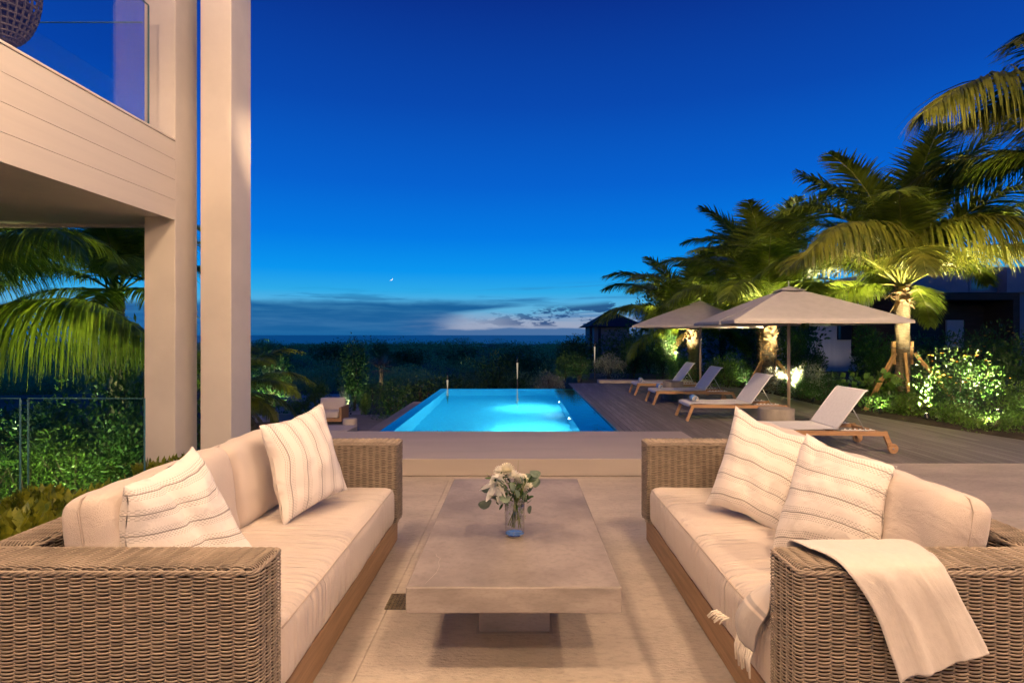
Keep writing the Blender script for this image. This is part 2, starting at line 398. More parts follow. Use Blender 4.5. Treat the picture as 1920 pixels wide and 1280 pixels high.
def deck_mat():
    m = bpy.data.materials.new('deck_wood'); m.use_nodes = True; k = NT(m.node_tree)
    co = k.n('ShaderNodeTexCoord').outputs['Object']; x, y, z = k.sep(co)
    bi = k.m('FLOOR', k.m('DIVIDE', k.m('SUBTRACT', x, 1.46), .098))
    seg = k.m('FLOOR', k.m('ADD', k.m('DIVIDE', y, 2.9), k.m('MULTIPLY', bi, .37)))
    wn = k.n('ShaderNodeTexWhiteNoise'); wn.noise_dimensions = '3D'; k.put(wn.inputs['Vector'], k.xyz(bi, seg, 0.0))
    r = wn.outputs[0]
    g = k.noise(k.xyz(k.m('MULTIPLY', x, 60.0), k.m('MULTIPLY', y, 1.6), k.m('MULTIPLY', bi, 7.0)), 1.0, 4, .6)
    c = k.ramp(r, [(0, (.13, .118, .115, 1)), (.5, (.18, .165, .16, 1)), (1, (.24, .22, .21, 1))])
    c = k.mix(k.ss(g, .35, .75), c, (.095, .085, .082, 1))
    p = k.n('ShaderNodeBsdfPrincipled'); k.put(p.inputs['Base Color'], c); p.inputs['Roughness'].default_value = .6
    bn = k.n('ShaderNodeBump'); bn.inputs['Strength'].default_value = .4; bn.inputs['Distance'].default_value = .004
    k.put(bn.inputs['Height'], g); k.put(p.inputs['Normal'], bn.outputs[0])
    k.t.links.new(p.outputs[0], k.n('ShaderNodeOutputMaterial').inputs[0]); return m
M['deck'] = deck_mat()
def blanket_mat():
    m = bpy.data.materials.new('blanket_cloth'); m.use_nodes = True; k = NT(m.node_tree)
    u, v, _ = k.sep(k.n('ShaderNodeTexCoord').outputs['UV'])
    def band(a, b): return k.m('MULTIPLY', k.ss(v, a-.003, a+.003), k.ss(v, b+.003, b-.003))
    co = k.n('ShaderNodeTexCoord').outputs['Object']
    base = k.mix(k.noise(co, 60, 3), (.58, .53, .47, 1), (.68, .62, .55, 1))
    grey = k.mix(k.noise(co, 60, 3), (.33, .295, .27, 1), (.40, .36, .33, 1))
    c = k.mix(k.ss(v, .30, .27), base, grey)
    c = k.mix(band(.155, .225), c, (.66, .58, .49, 1))
    c = k.mix(band(.13, .14), c, (.66, .58, .49, 1))
    p = k.n('ShaderNodeBsdfPrincipled'); k.put(p.inputs['Base Color'], c); p.inputs['Roughness'].default_value = .95; p.inputs['Sheen Weight'].default_value = .3
    bn = k.n('ShaderNodeBump'); bn.inputs['Strength'].default_value = .5; bn.inputs['Distance'].default_value = .01
    k.put(bn.inputs['Height'], k.m('ADD', k.m('MULTIPLY', k.noise(co, 500, 2), .15), k.m('MULTIPLY', k.noise(k.xyz(k.m('MULTIPLY', u, 5.0), k.m('MULTIPLY', v, 5.0), 0.0), 1.0, 3, .5, 1.2), .8)))
    k.put(p.inputs['Normal'], bn.outputs[0])
    k.t.links.new(p.outputs[0], k.n('ShaderNodeOutputMaterial').inputs[0]); return m
M['blanket'] = blanket_mat()
# ---------------------------------------------------------------- the place: ground, sea, terrace, pool
def interp(x, pts):
    return float(np.interp(x, [p[0] for p in pts], [p[1] for p in pts]))
PROF = [(7.0, -1.75), (22, -1.78), (32, -2.1), (42, -2.9), (70, -5.2), (150, -6.6), (400, -7.6), (900, -9.5)]
PROF_R = [(7.0, -.06), (22, -.06), (30, -1.2), (42, -2.9), (70, -5.2), (150, -6.6), (400, -7.6), (900, -9.5)]
def ground_z(x, y):
    left = interp(y, PROF) if y > 7 else (-.32 if x > -4.6 else interp(-x, [(4.6, -.32), (7, -.7)]))
    if y > 5.4 and y <= 7: left = min(left, interp(y, [(5.4, -.34), (7, -.7 if x < -2.4 else -1.75)]))
    if y > 7 and x < -2.4: left = min(-.7, max(left, interp(y, [(7, -.7), (9.2, -1.75)]))) if y < 9.2 else left
    right = interp(y, PROF_R) if y > 7 else -.06
    if x > 6.0: right += .08*min(1, (x-6)/1.0)*(1 if y < 24 else 0)
    t = min(1, max(0, (x-1.55)/.5))
    z = left*(1-t)+right*t
    if y > 24: z += .35*mnoise.noise((x*.06, y*.06, 0))*min(1, (y-24)/20)*(1+min(y, 300)/80)
    return z
xs = np.concatenate([-np.geomspace(1500, 12, 40), np.arange(-11.5, 14, .5), [1.55, 1.7, 2.05], np.geomspace(14, 1500, 40)]); xs = np.unique(np.round(xs, 3))
ys = np.concatenate([[-40, -20, -10, -5], np.arange(-3, 26, .6), np.geomspace(26, 900, 60)]); ys = np.unique(np.round(ys, 3))
Vg = []; Fg = []
for j, y in enumerate(ys):
    for i, x in enumerate(xs): Vg.append((x, y, ground_z(x, y) if not (-2.6 < x < 8.4 and y < 6.3) else -.5))
nx = len(xs)
for j in range(len(ys)-1):
    for i in range(nx-1): Fg.append((j*nx+i, j*nx+i+1, (j+1)*nx+i+1, (j+1)*nx+i))
tag(setmesh('ground', Vg, Fg, M['ground'], smooth=True), kind='structure')
m_ = MB(); m_.add([(-30000, 420, -8), (30000, 420, -8), (30000, 40000, -8), (-30000, 40000, -8)], [(0, 1, 2, 3)])
tag(m_.build('ocean', M['ocean']), 'dark blue sea along the horizon beyond the scrub', kind='structure')

# pale sand clearing beyond the lower terrace
def sand_sheet(name, pts, lab):
    V = []; n = 10
    L = [Vector(p) for p in pts[0]]; R = [Vector(p) for p in pts[1]]
    Fc = []
    for i in range(len(L)):
        for j in range(n):
            p = L[i].lerp(R[i], j/(n-1)); V.append((p.x, p.y, ground_z(p.x, p.y)+.05+.03*mnoise.noise((p.x, p.y, 1))))
    for i in range(len(L)-1):
        for j in range(n-1): Fc.append((i*n+j, i*n+j+1, (i+1)*n+j+1, (i+1)*n+j))
    tag(setmesh(name, V, Fc, M['sand'], smooth=True), lab, kind='structure')
sand_sheet('sand', [[(-9, 21.6, 0), (-11.0, 24, 0), (-12.0, 28, 0), (-13.5, 32, 0), (-15, 36, 0)], [(-5.6, 21.6, 0), (-6.6, 24, 0), (-8.0, 28, 0), (-8.6, 32, 0), (-10, 36, 0)]], 'pale sandy clearing below the pool')
sand_sheet('path', [[(-4.5, 21.6, 0), (-6.2, 27, 0), (-7.2, 33, 0)], [(-3.4, 21.6, 0), (-5.3, 27, 0), (-6.4, 33, 0)]], 'sandy track winding into the scrub')

st = MB(); st.box((-2.55, -4.2, -.5), (-.6720, 6.22, 0), .001); st.box((-.6695, -4.2, -.5), (8.3, 2.306, 0), .001)
st.box((-.6695, 2.3075, -.5), (3.2, 6.22, 0), .001); st.box((3.2015, 2.3075, -.5), (8.3, 6.22, 0), .001)
tag(st.build('floor', M['stone']), 'warm limestone terrace floor', kind='structure')
sp = MB(); sp.box((-2.55, 5.64, .004), (2.08, 7.27, .174), .006)
tag(sp.build('stone_step', M['stone_step']), 'long low stone step in front of the pool', kind='structure')
lt = MB(); lt.box((-10, 9.2, -2.0), (-2.45, 21.5, -1.6), .01)
tag(lt.build('lower_terrace', M['paver']), 'grey paved terrace below the pool', kind='structure')
# deck of single boards along the view
dk = MB(); x = 1.46
while x < 7.6:
    dk.box((x, 6.225, -.028), (x+.092, 16.6 if x < 6.6 else 12, 0)); x += .098
tag(dk.build('deck', M['deck']), 'weathered timber boards beside the pool', kind='structure')
# planting bed over the deck's right end
bed = [(5.45, 20.0), (5.75, 16.7), (6.0, 13.5), (6.02, 10.25), (6.3, 9.0), (6.72, 7.55), (7.7, 6.23)]
V = []; Fc = []
for i, (x, y) in enumerate(bed): V += [(x, y, -.01), (x+.06, y, .03), (x+3, y+.6, .06), (x+9, y+1, .05)]
for i in range(len(bed)-1):
    for j in range(3): Fc.append((i*4+j, i*4+j+1, (i+1)*4+j+1, (i+1)*4+j))
tag(setmesh('planting_bed', V, Fc, M['soil'], smooth=True), kind='structure')
# low bench wall closing the deck
bw = MB(); bw.box((2.35, 16.62, -.1), (5.1, 17.0, .08), .01)
tag(bw.build('low_wall', M['stone_step']), 'low pale stone kerb wall at the far end of the deck', 'wall')

# pool
PX0, PX1, PY0, PY1, WZ = -2.05, 1.44, 7.30, 15.02, -.015
pool = thing('swimming_pool', 'turquoise lit infinity pool beside the timber deck', 'pool', (0, 10, 0)); pool['kind'] = 'structure'
b = MB()
b.box((PX0-.002, PY0, -1.55), (PX1, PY1, -1.35))                               # floor
b.box((PX0, PY0, -2.6), (PX0+.20, PY1-.22, -.05), .006)                            # weir wall left
b.box((PX0, PY1-.217, -2.6), (PX1, PY1, -.05), .006)                       # weir wall far
b.box((PX0+.203, PY0-.10, -1.348), (PX1, PY0, -.1))
b.build('basin', M['pool_tile'], pool, world=True)
b = MB(); b.box((.93, PY0+.002, -1.349), (PX1-.002, PY1-.22, -.20), .01); b.build('shelf', M['pool_tile_unlit'], pool, world=True)
b = MB(); b.box((PX1, PY0, -1.5), (PX1+.02, PY1, .002)); b.build('edge_tile', M['pool_tile_unlit'], pool, world=True)
V = []; Fc = []; n1_, n2_ = 2, 2
b = MB(); b.add([(PX0+.004, PY0, WZ), (PX1, PY0, WZ), (PX1, PY1-.004, WZ), (PX0+.004, PY1-.004, WZ)], [(0, 1, 2, 3)])
b.build('water', M['water'], pool, world=True)
b = MB(); b.box((-2.30, 7.27, -.22), (-2.056, 12.4, -.05), .01)
b.build('overflow_ledge', M['grey_coping'], pool, world=True)
for i, yy in enumerate((10.1, 12.5)):
    t = thing('pool_light', ['round white underwater lamp nearer the terrace', 'round white underwater lamp nearer the far pool edge'][i], 'pool light', (.93, yy, -.42), 0, 'underwater lamps in the pool shelf')
    b = MB(); b.tube([(0, 0, 0), (-.03, 0, 0)], .075, 20); b.build('rim', M['white_metal'], t, True)
    b = MB(); b.tube([(-.0305, 0, 0), (-.036, 0, 0)], .055, 20); b.build('lens', M['pool_lens'], t)
    lamp('pool_lamp', 'SPOT', (.86, yy, -.42), 260, (.36, .86, .95), (-.6, yy-.1, -1.2), .05, 160, .9)
    lamp('pool_lamp_core', 'SPOT', (.86, yy, -.42), 330, (.5, .92, 1.0), (.30, yy-.05, -1.34), .05, 62, 1)

# ---------------------------------------------------------------- the house
hs = thing('villa_balcony', 'cream clad balcony storey with glass balustrade at the upper left', 'balcony', (-5.5, 3, 2.66))
b = MB()
for z0, z1 in ((2.66, 2.8785), (2.8805, 3.0985), (3.1005, 3.3185), (3.3205, 3.52)): b.box((-3.80, -4.2, z0), (-3.767, 6.247, z1), .003)
b.box((-3.95, -4.2, 3.522), (-3.755, 6.247, 3.545), .004)
b.build('fascia', M['cladding'], hs, world=True)
b = MB(); b.box((-9.5, -4.2, 2.70), (-3.80, 6.66, 3.50)); b.build('slab', M['soffit'], hs, world=True)
b = MB(); b.box((-9.6, 6.663, 2.66), (-4.115, 6.70, 3.52), .003); b.build('far_fascia', M['cladding'], hs, world=True)
def glasspane(nm, a, c, par, glass='glass', edges=True):
    b = MB(); b.box(a, c); o = b.build(nm, M[glass], par, world=True); return o
for i, (y0, y1) in enumerate(((-1.6, 1.2), (1.22, 4.02), (4.04, 5.93))):
    pane = glasspane('glass_panel', (-3.865, y0, 3.546), (-3.851, y1, 4.83), hs)
    e = MB(); e.box((-3.866, y1+.0005, 3.546), (-3.850, y1+.008, 4.83)); e.box((-3.866, y0, 4.8305), (-3.850, y1, 4.838)); e.build('polished_edge', M['glass_edge'], pane, world=True)
pane = glasspane('glass_panel', (-6.9, 6.25, 3.51), (-4.13, 6.264, 4.83), hs, 'glass_blue')
e = MB(); e.box((-6.9, 6.249, 4.8305), (-4.13, 6.265, 4.838)); e.build('polished_edge', M['glass_edge'], pane, world=True)
# balcony inner wall with lit windows, seen mirrored in the glass
wl_ = MB()
wl_.box((-9.4, -4.2, 3.5), (-9.2, 3.0, 7.2)); wl_.build('inner_wall', M['stucco'], hs, world=True)
col_lab = ['cream stucco column carrying the corner of the balcony', 'tall free standing cream stucco column right of the balcony corner']
for i, (a, c) in enumerate((((-4.11, 6.25, -.75), (-3.77, 6.68, 9.0)), ((-3.55, 6.35, -1.2), (-3.205, 6.82, 9.0)))):
    b = MB(); b.box(a, c, .008)
    o = b.build('column', M['stucco']); tag(o, col_lab[i], 'column')
# roof over the terrace: carries the downlights, wholly above the picture
rf = thing('terrace_roof', 'high ceiling over the terrace with recessed warm downlights', 'roof', (0, 0, 5.4))
b = MB(); b.box((-3.74, -4.5, 5.4), (6.5, 3.4, 5.7)); b.build('ceiling_slab', M['stucco'], rf, world=True)
hw = thing('villa_wall', 'cream house wall with glazed doors behind the seating', 'wall', (0, -4.4, 0))
b = MB(); b.box((-9.5, -4.5, 0), (-2.2, -4.25, 2.66)); b.box((3.6, -4.5, 0), (8.3, -4.25, 5.4)); b.box((-2.2, -4.5, 2.7), (3.6, -4.25, 5.4)); b.build('wall', M['stucco'], hw, world=True)
b = MB()
for x in (-2.2, -.3, 1.6, 3.53): b.box((x, -4.42, 0), (x+.07, -4.3, 2.7))
b.build('door_frame', M['dark_metal'], hw, world=True)
LP = [(-2.1, .6, 135), (1.95, .6, 145), (1.6, -2.2, 150), (-1.5, -2.2, 125), (0.0, 2.6, 18), (4.6, 1.4, 230), (-1.7, 2.9, 90)]  # last one is an extra, added to brighten columns and balcony front
for i, (x, y, pw) in enumerate(LP):
    t = thing('downlight', 'round recessed ceiling downlight with white trim', 'downlight', (x, y, 5.4), 0, 'recessed downlights in the terrace ceiling')
    b = MB(); b.lathe([(.045, -.004), (.06, -.008), (.062, 0)], n=20, cap=False); b.build('trim', M['white_metal'], t)
    b = MB(); b.lathe([(.044, -.002), (.044, -.001)], n=20); b.build('lens', M['lens'], t)
    lamp('downlight_lamp', 'SPOT', (x, y, 5.37), pw*3.0, WARM, (x*1.0, y+.35, 0), .05, 178, .05)

# unseen floodlights added at the roof edge to brighten deck and lower terrace
for i, (p_, tg, pw, lb) in enumerate((((3.4, 3.3, 5.3), (5.2, 9.8, 1.0), 1700, 'unseen roof edge fill light added to brighten the deck and the parasols'), ((-2.0, 3.3, 5.3), (-4.4, 18.0, -1.5), 5000, 'unseen roof edge fill light added to brighten the lower terrace'))):
    t = thing('fill_floodlight', lb, 'fill_floodlight', p_)
    d = (Vector(tg)-Vector(p_)).normalized()
    b = MB(); b.tube([(0, 0, .1), (0, 0, 0)], .012, 8); b.build('bracket', M['dark_metal'], t)
    b = MB(); b.tube([-d*.06, d*.04], [.05, .07], 18); b.build('head', M['dark_metal'], t)
    b = MB(); b.tube([d*.041, d*.044], .062, 18); b.build('lens', M['lens'], t)
    lamp('fill_floodlight_lamp', 'SPOT', tuple(Vector(p_)+d*.07), pw, WARM, tg, .06, (70, 24)[i], .9)

# glass balustrade at the left edge of the garden bed
fe = thing('glass_balustrade', 'frameless clear glass balustrade left of the cream column', 'balustrade', (-4.5, 5.26, -.25))
for x0, x1 in ((-7.6, -4.61), (-4.53, -3.46)):
    pane = glasspane('glass_panel', (x0, 5.255, -.23), (x1, 5.27, .812), fe)
    e = MB(); e.box((x0, 5.254, .8125), (x1, 5.271, .818)); e.box((x1+.0005, 5.254, -.23), (x1+.006, 5.271, .818)); e.box((x0-.006, 5.254, -.23), (x0-.0005, 5.271, .818)); e.build('polished_edge', M['glass_edge'], pane, world=True)
b = MB(); b.box((-7.6, 5.10, -.45), (-3.46, 5.42, -.235), .01); b.build('base_kerb', M['paver'], fe, world=True)

# ---------------------------------------------------------------- moon
mo = PY(733, 522.5, 3000)
V = []; Fc = []; n = 24; R = 9.5
for i in range(n+1):
    a = math.radians(-150+i*150/n); t_ = math.sin(math.pi*i/n)
    ro = R; ri = R-3.6*t_
    for r in (ri, ro):
        for d in (0, 1): V.append((mo.x+r*math.cos(a+.35), mo.y+d, mo.z+r*math.sin(a+.35)))
for i in range(n):
    q = i*4
    Fc += [(q, q+2, q+6, q+4), (q+1, q+5, q+7, q+3), (q+2, q+3, q+7, q+6), (q, q+4, q+5, q+1)]
tag(setmesh('moon', V, Fc, M['moon']), 'thin crescent moon low in the blue sky', 'moon')

# hanging pod chair on the balcony, cut by the frame
hc = PY(8, -25, 5.3)
t = thing('hanging_chair', 'dark woven pod chair on the balcony behind the glass', 'chair', tuple(hc))
b = MB()
for i in range(26):
    a = 2*math.pi*i/26
    b.tube([(.27*math.sin(q)*math.cos(a), .27*math.sin(q)*math.sin(a), -.55*math.cos(q)) for q in [math.pi*(.04+.92*j/14) for j in range(15)]], .010, 5)
for j in range(22):
    q = math.pi*(.06+.88*j/21); r = .27*math.sin(q)
    b.tube([(r*math.cos(2*math.pi*i/20), r*math.sin(2*math.pi*i/20), -.55*math.cos(q)) for i in range(21)], .012, 5, cap=False)
b.build('woven_shell', M['pod'], t)
b = MB(); b.tube([(0, 0, .54), (0, 0, 2.2)], .008, 6); b.build('cord', M['dark_metal'], t)
b = MB(); b.lathe([(.01, -.45), (.17, -.38), (.20, -.2), (.16, 0), (.01, .02)], n=20); b.build('cushion', M['wicker_dark'], t, True)
# ---------------------------------------------------------------- woven sofas
def weave_rows(path, normals, z0, z1, pitch, stake, amp=.0068, sub=5, closed=True, up=(0, 0, 1)):
    """horizontal strands woven in and out of upright stakes; path: dense 2-D loop points, as numpy"""
    P = np.asarray(path); N = np.asarray(normals)
    seg = np.linalg.norm(np.diff(P, axis=0), axis=1); s = np.concatenate([[0], np.cumsum(seg)]); L = s[-1]
    ns = max(2, int(round(L/stake))); ns += ns % 2 if closed else 0
    cnt = ns*sub+1
    t = np.linspace(0, L, cnt)
    PX_ = np.stack([np.interp(t, s, P[:, c]) for c in range(3)], 1); NX = np.stack([np.interp(t, s, N[:, c]) for c in range(3)], 1)
    NX /= np.linalg.norm(NX, axis=1)[:, None]
    ph = np.pi*t/L*ns; U = np.array(up, dtype=float)
    nrow = int((z1-z0)/pitch); V = []; Fq = []
    hw_, tk = pitch*.64, pitch*.42
    rg = np.random.RandomState(3)
    for r in range(nrow):
        z = (z0+(r+.5)*pitch); sg = 1 if r % 2 else -1
        jit = rg.uniform(-.0006, .0006)
        off = amp*np.sign(np.sin(ph))*np.abs(np.sin(ph))**.6*sg + jit
        c = PX_+NX*off[:, None]+U*(z+rg.uniform(-.0005, .0005))
        ring = [c+U*hw_, c+NX*tk, c-U*hw_, c-NX*tk]
        base = len(V)*0+r*cnt*4
        V.append(np.stack(ring, 1).reshape(-1, 3))
        i = np.arange(cnt-1)
        for j in range(4):
            j2 = (j+1) % 4
            Fq.append(np.stack([base+i*4+j, base+i*4+j2, base+(i+1)*4+j2, base+(i+1)*4+j], 1))
    return np.concatenate(V), np.concatenate(Fq)
def rrect(x0, x1, y0, y1, r, n=7):
    P = []; N = []
    for cx, cy, a0 in ((x1-r, y0+r, -90), (x1-r, y1-r, 0), (x0+r, y1-r, 90), (x0+r, y0+r, 180)):
        for i in range(n):
            a = math.radians(a0+90*i/(n-1)); P.append((cx+r*math.cos(a), cy+r*math.sin(a), 0)); N.append((math.cos(a), math.sin(a), 0))
    P.append(P[0]); N.append(N[0]); return P, N
def join(parts):
    V = []; Fq = []; n = 0
    for v, f in parts: V.append(v); Fq.append(f+n); n += len(v)
    return np.concatenate(V), np.concatenate(Fq)
def strand(pts, r, n=6):
    b = MB(); b.tube(pts, r, n, cap=False)
    return np.array(b.v, dtype=float), np.array(b.f)
def wicker_block(x0, x1, y0, y1, z0, z1, pitch=.0056, stake=.041, longx=True):
    """a woven box: strands round the sides, a separate woven top, braided rim"""
    P, N = rrect(x0+.006, x1-.006, y0+.006, y1-.006, .022)
    rim = .016
    parts = [weave_rows(P, N, z0, z1-rim, pitch, stake)]
    # top, slightly crowned
    a0, a1, b0, b1 = (x0+.012, x1-.012, y0+.006, y1-.006) if longx else (y0+.012, y1-.012, x0+.006, x1-.006)
    cnt = int((b1-b0)/pitch); m = int((a1-a0)/stake)*5+1; tt = np.linspace(a0, a1, m); ph = np.pi*(tt-a0)/stake
    V = []; Fq = []; rg = np.random.RandomState(5)
    for r in range(cnt):
        y = b0+(r+.5)*pitch; e = min(y-b0, b1-y); crown = -.012*max(0, 1-e/.022)**2
        off = .0055*np.sign(np.sin(ph))*np.abs(np.sin(ph))**.7*(1 if r % 2 else -1)
        ends = -.010*np.clip(1-np.minimum(tt-a0, a1-tt)/.02, 0, 1)**2
        z = z1-.004+crown+ends+off
        for q, (dy_, dz_) in enumerate(((pitch*.74, 0), (0, pitch*.30), (-pitch*.74, 0), (0, -pitch*.30))):
            pass
        c = np.stack([tt, np.full(m, y), z], 1) if longx else np.stack([np.full(m, y), tt, z], 1)
        U = np.array((0, 1, 0) if longx else (1, 0, 0)); W = np.array((0, 0, 1))
        V.append(np.stack([c+U*pitch*.74, c+W*pitch*.42, c-U*pitch*.74, c-W*pitch*.42], 1).reshape(-1, 3))
        i = np.arange(m-1); base = r*m*4
        for j in range(4): Fq.append(np.stack([base+i*4+j, base+i*4+(j+1) % 4, base+(i+1)*4+(j+1) % 4, base+(i+1)*4+j], 1))
    parts.append((np.concatenate(V), np.concatenate(Fq)))
    # braided rim: two strands twisting round the edge
    Pn = np.array(P); Nn = np.array(N); seg = np.linalg.norm(np.diff(Pn, axis=0), axis=1); s = np.concatenate([[0], np.cumsum(seg)])
    cnt2 = int(s[-1]/.007); t = np.linspace(0, s[-1], cnt2)
    C = np.stack([np.interp(t, s, Pn[:, c]) for c in range(3)], 1); NN = np.stack([np.interp(t, s, Nn[:, c]) for c in range(3)], 1)
    for k_ in range(3):
        ph2 = 2*np.pi*t/.08+k_*2.094
        pts = C+NN*(.0015+.0045*np.cos(ph2))[:, None]+np.array((0, 0, 1))*(z1-.0125+.0045*np.sin(ph2))[:, None]
        parts.append(strand([Vector(p) for p in pts], .0038, 5))
    return join(parts)
def gap_shade_core(b, x0, x1, y0, y1, z0, z1): b.box((x0+.010, y0+.010, z0), (x1-.010, y1-.010, z1-.009), .012)  # near-black filler, paints the shade in the gaps of the weave

def pillow_box(w, d, h, r, puff=.03, seg=(20, 12, 6), seed=0, rough=.006, edge_puff=0):
    """cushion with rounded edges, puffed faces and soft dents; returns verts, faces, centred"""
    bm = bmesh.new(); bmesh.ops.create_cube(bm, size=2)
    for ax, nseg in enumerate(seg):
        es = [e for e in bm.edges if abs((e.verts[0].co-e.verts[1].co)[ax]) > 1e-4 and abs((e.verts[0].co-e.verts[1].co).length-abs((e.verts[0].co-e.verts[1].co)[ax])) < 1e-4]
        bmesh.ops.subdivide_edges(bm, edges=es, cuts=nseg-1, use_grid_fill=True)
    hx, hy, hz = w/2, d/2, h/2
    for v in bm.verts:
        u, q, t = v.co
        # denser near the edges
        f = lambda a: math.copysign(1-(1-abs(a))**1.35, a)
        u, q, t = f(u), f(q), f(t)
        p = Vector((u*hx, q*hy, t*hz))
        c = Vector((max(-hx+r, min(hx-r, p.x)), max(-hy+r, min(hy-r, p.y)), max(-hz+r, min(hz-r, p.z))))
        dd = p-c
        if dd.length > 1e-6:
            m_ = max(abs(dd.x), abs(dd.y), abs(dd.z)); p = c+dd.normalized()*m_
        pz = puff*(1-u*u)*(1-q*q); px_ = edge_puff*(1-t*t)*(1-q*q); py_ = edge_puff*(1-t*t)*(1-u*u)
        p += Vector((px_*u, py_*q, pz*t))
        s_ = seed*7.1
        nz = Vector((mnoise.noise((p.x*5+s_, p.y*5, p.z*5)), mnoise.noise((p.x*5, p.y*5+s_, p.z*5+9)), mnoise.noise((p.x*4, p.y*4+3, p.z*4+s_))))
        nz2 = Vector((mnoise.noise((p.x*14+s_, p.y*14, p.z*14)), mnoise.noise((p.x*14, p.y*14+s_, 3)), mnoise.noise((p.x*14, 5, p.z*14+s_))))
        v.co = p+nz*rough+nz2*rough*.45
    bm.verts.index_update(); V = [v.co.copy() for v in bm.verts]; Fc = [tuple(v.index for v in f.verts) for f in bm.faces]; bm.free()
    return V, Fc
def xf(V, mtx): return [mtx @ Vector(v) for v in V]

ARM_Z0, ARM_Z1 = .172, .696
wm_near = wicker_block(-.50, .50, -.1, .1, ARM_Z0, ARM_Z1)
wm_back = wicker_block(.31, .47, -.893, .893, ARM_Z0, ARM_Z1, longx=False)
arm_mesh = [None]; back_mesh = [None]
def sofa(sx, cx, cy, label):
    """sx=+1: the back is on the +X side"""
    t = thing('wicker_sofa', label, 'sofa', (cx, cy, 0), 0, 'facing wicker sofas')
    def mir(V): 
        V = np.array(V, dtype=float).reshape(-1, 3).copy(); V[:, 0] *= sx; return V
    def mf(Fq): return Fq[:, ::-1].copy() if (sx < 0 and isinstance(Fq, np.ndarray)) else ([tuple(reversed(f)) for f in Fq] if sx < 0 else Fq)
    for yc in (-.995, .995):
        if arm_mesh[0] is None:
            o = setmesh('arm', wm_near[0], wm_near[1], M['wicker'], t, True); arm_mesh[0] = o.data
        else:
            o = bpy.data.objects.new('arm', arm_mesh[0]); COL.objects.link(o); o.parent = t
        o.location = (-.03*sx, yc, 0)
        b = MB(); gap_shade_core(b, -.50, .50, -.1, .1, ARM_Z0, ARM_Z1); c = setmesh('arm_gap_shade', b.v, b.f, M['wicker_dark'], o)
    o = setmesh('backrest', mir(wm_back[0]), mf(wm_back[1]), M['wicker'], t, True)
    b = MB(); gap_shade_core(b, .31, .47, -.893, .893, ARM_Z0, ARM_Z1); setmesh('backrest_gap_shade', mir(b.v), mf(b.f), M['wicker_dark'], o)
    b = MB(); b.box((-.50, -1.06, .012), (.44, 1.06, .170), .006)
    setmesh('plinth', mir(b.v), mf(b.f), M['teak'], t)
    b = MB()
    for px_ in (-.35, .35):
        for py_ in (-.85, .85): b.box((px_-.03, py_-.03, 0), (px_+.03, py_+.03, .0118))
    setmesh('glide', mir(b.v), mf(b.f), M['dark_metal'], t)
    # seat cushion
    V, Fc = pillow_box(.83, 1.78, .248, .052, .022, (16, 44, 8), seed=3+sx, rough=.004, edge_puff=.008)
    V = [v+Vector((-.107, 0, .172+.128)) for v in V]
    # pulled gathers along the front edge
    for v in V:
        if v.x < -.36:
            g = mnoise.noise((v.y*22, v.z*1.5, sx*3.0))*.0035*min(1, (-.36-v.x)/.1)
            v.x += g*.8; v.z += g*.6*(1 if v.z > .3 else 0)
    o = setmesh('seat_cushion', mir(V), mf(Fc), M['cushion'], t, True)
    b = MB(); b.tube([(-.513, -.86, .401), (-.515, -.4, .404), (-.515, .1, .405), (-.513, .5, .403), (-.511, .86, .401)], .0035, 6)
    setmesh('piping', mir(b.v), mf(b.f), M['piping'], o, True)
    # two back cushions leaning on the backrest
    for i, (yc, tw) in enumerate(((-.447, -.015), (.447, .02))):
        V, Fc = pillow_box(.175, .885, .425, .055, 0, (8, 26, 14), seed=11+i+3*sx, rough=.014, edge_puff=0)
        for v in V:
            u = v.y/.4425; q = v.z/.2125
            v.x += .032*(1-u*u)*(1-q*q)*(1 if v.x > 0 else -1)
            if v.z > .12: v.z += .014*mnoise.noise((v.y*7, v.x*5, i+sx*2.0))+.010*(1-u*u)
        mt = Matrix.Translation((.140, yc, .632)) @ Matrix.Rotation(math.radians(9), 4, 'Y') @ Matrix.Rotation(tw, 4, 'Z')
        V = xf(V, mt)
        o = setmesh('back_cushion', mir(V), mf(Fc), M['cushion_back'], t, True)
        for e in (-1, 1):
            b = MB(); y_ = e*.4425
            pts = [mt @ Vector((.0, y_*1.004+e*(.002 if abs(z_) < .2 else -.006), z_)) for z_ in (-.19, -.1, 0, .1, .175)]
            pts += [mt @ Vector((.0, y_*.955, .212)), mt @ Vector((0, y_*.9, .216))]
            b.tube(pts, .0028, 5); setmesh('piping', mir(b.v), mf(b.f), M['piping'], o, True)
    return t
sofa(-1, -1.32, 2.805, 'left wicker sofa facing right with two cream back cushions')
sofa(+1, 1.368, 2.805, 'right wicker sofa facing left with a pale blanket over its near arm')

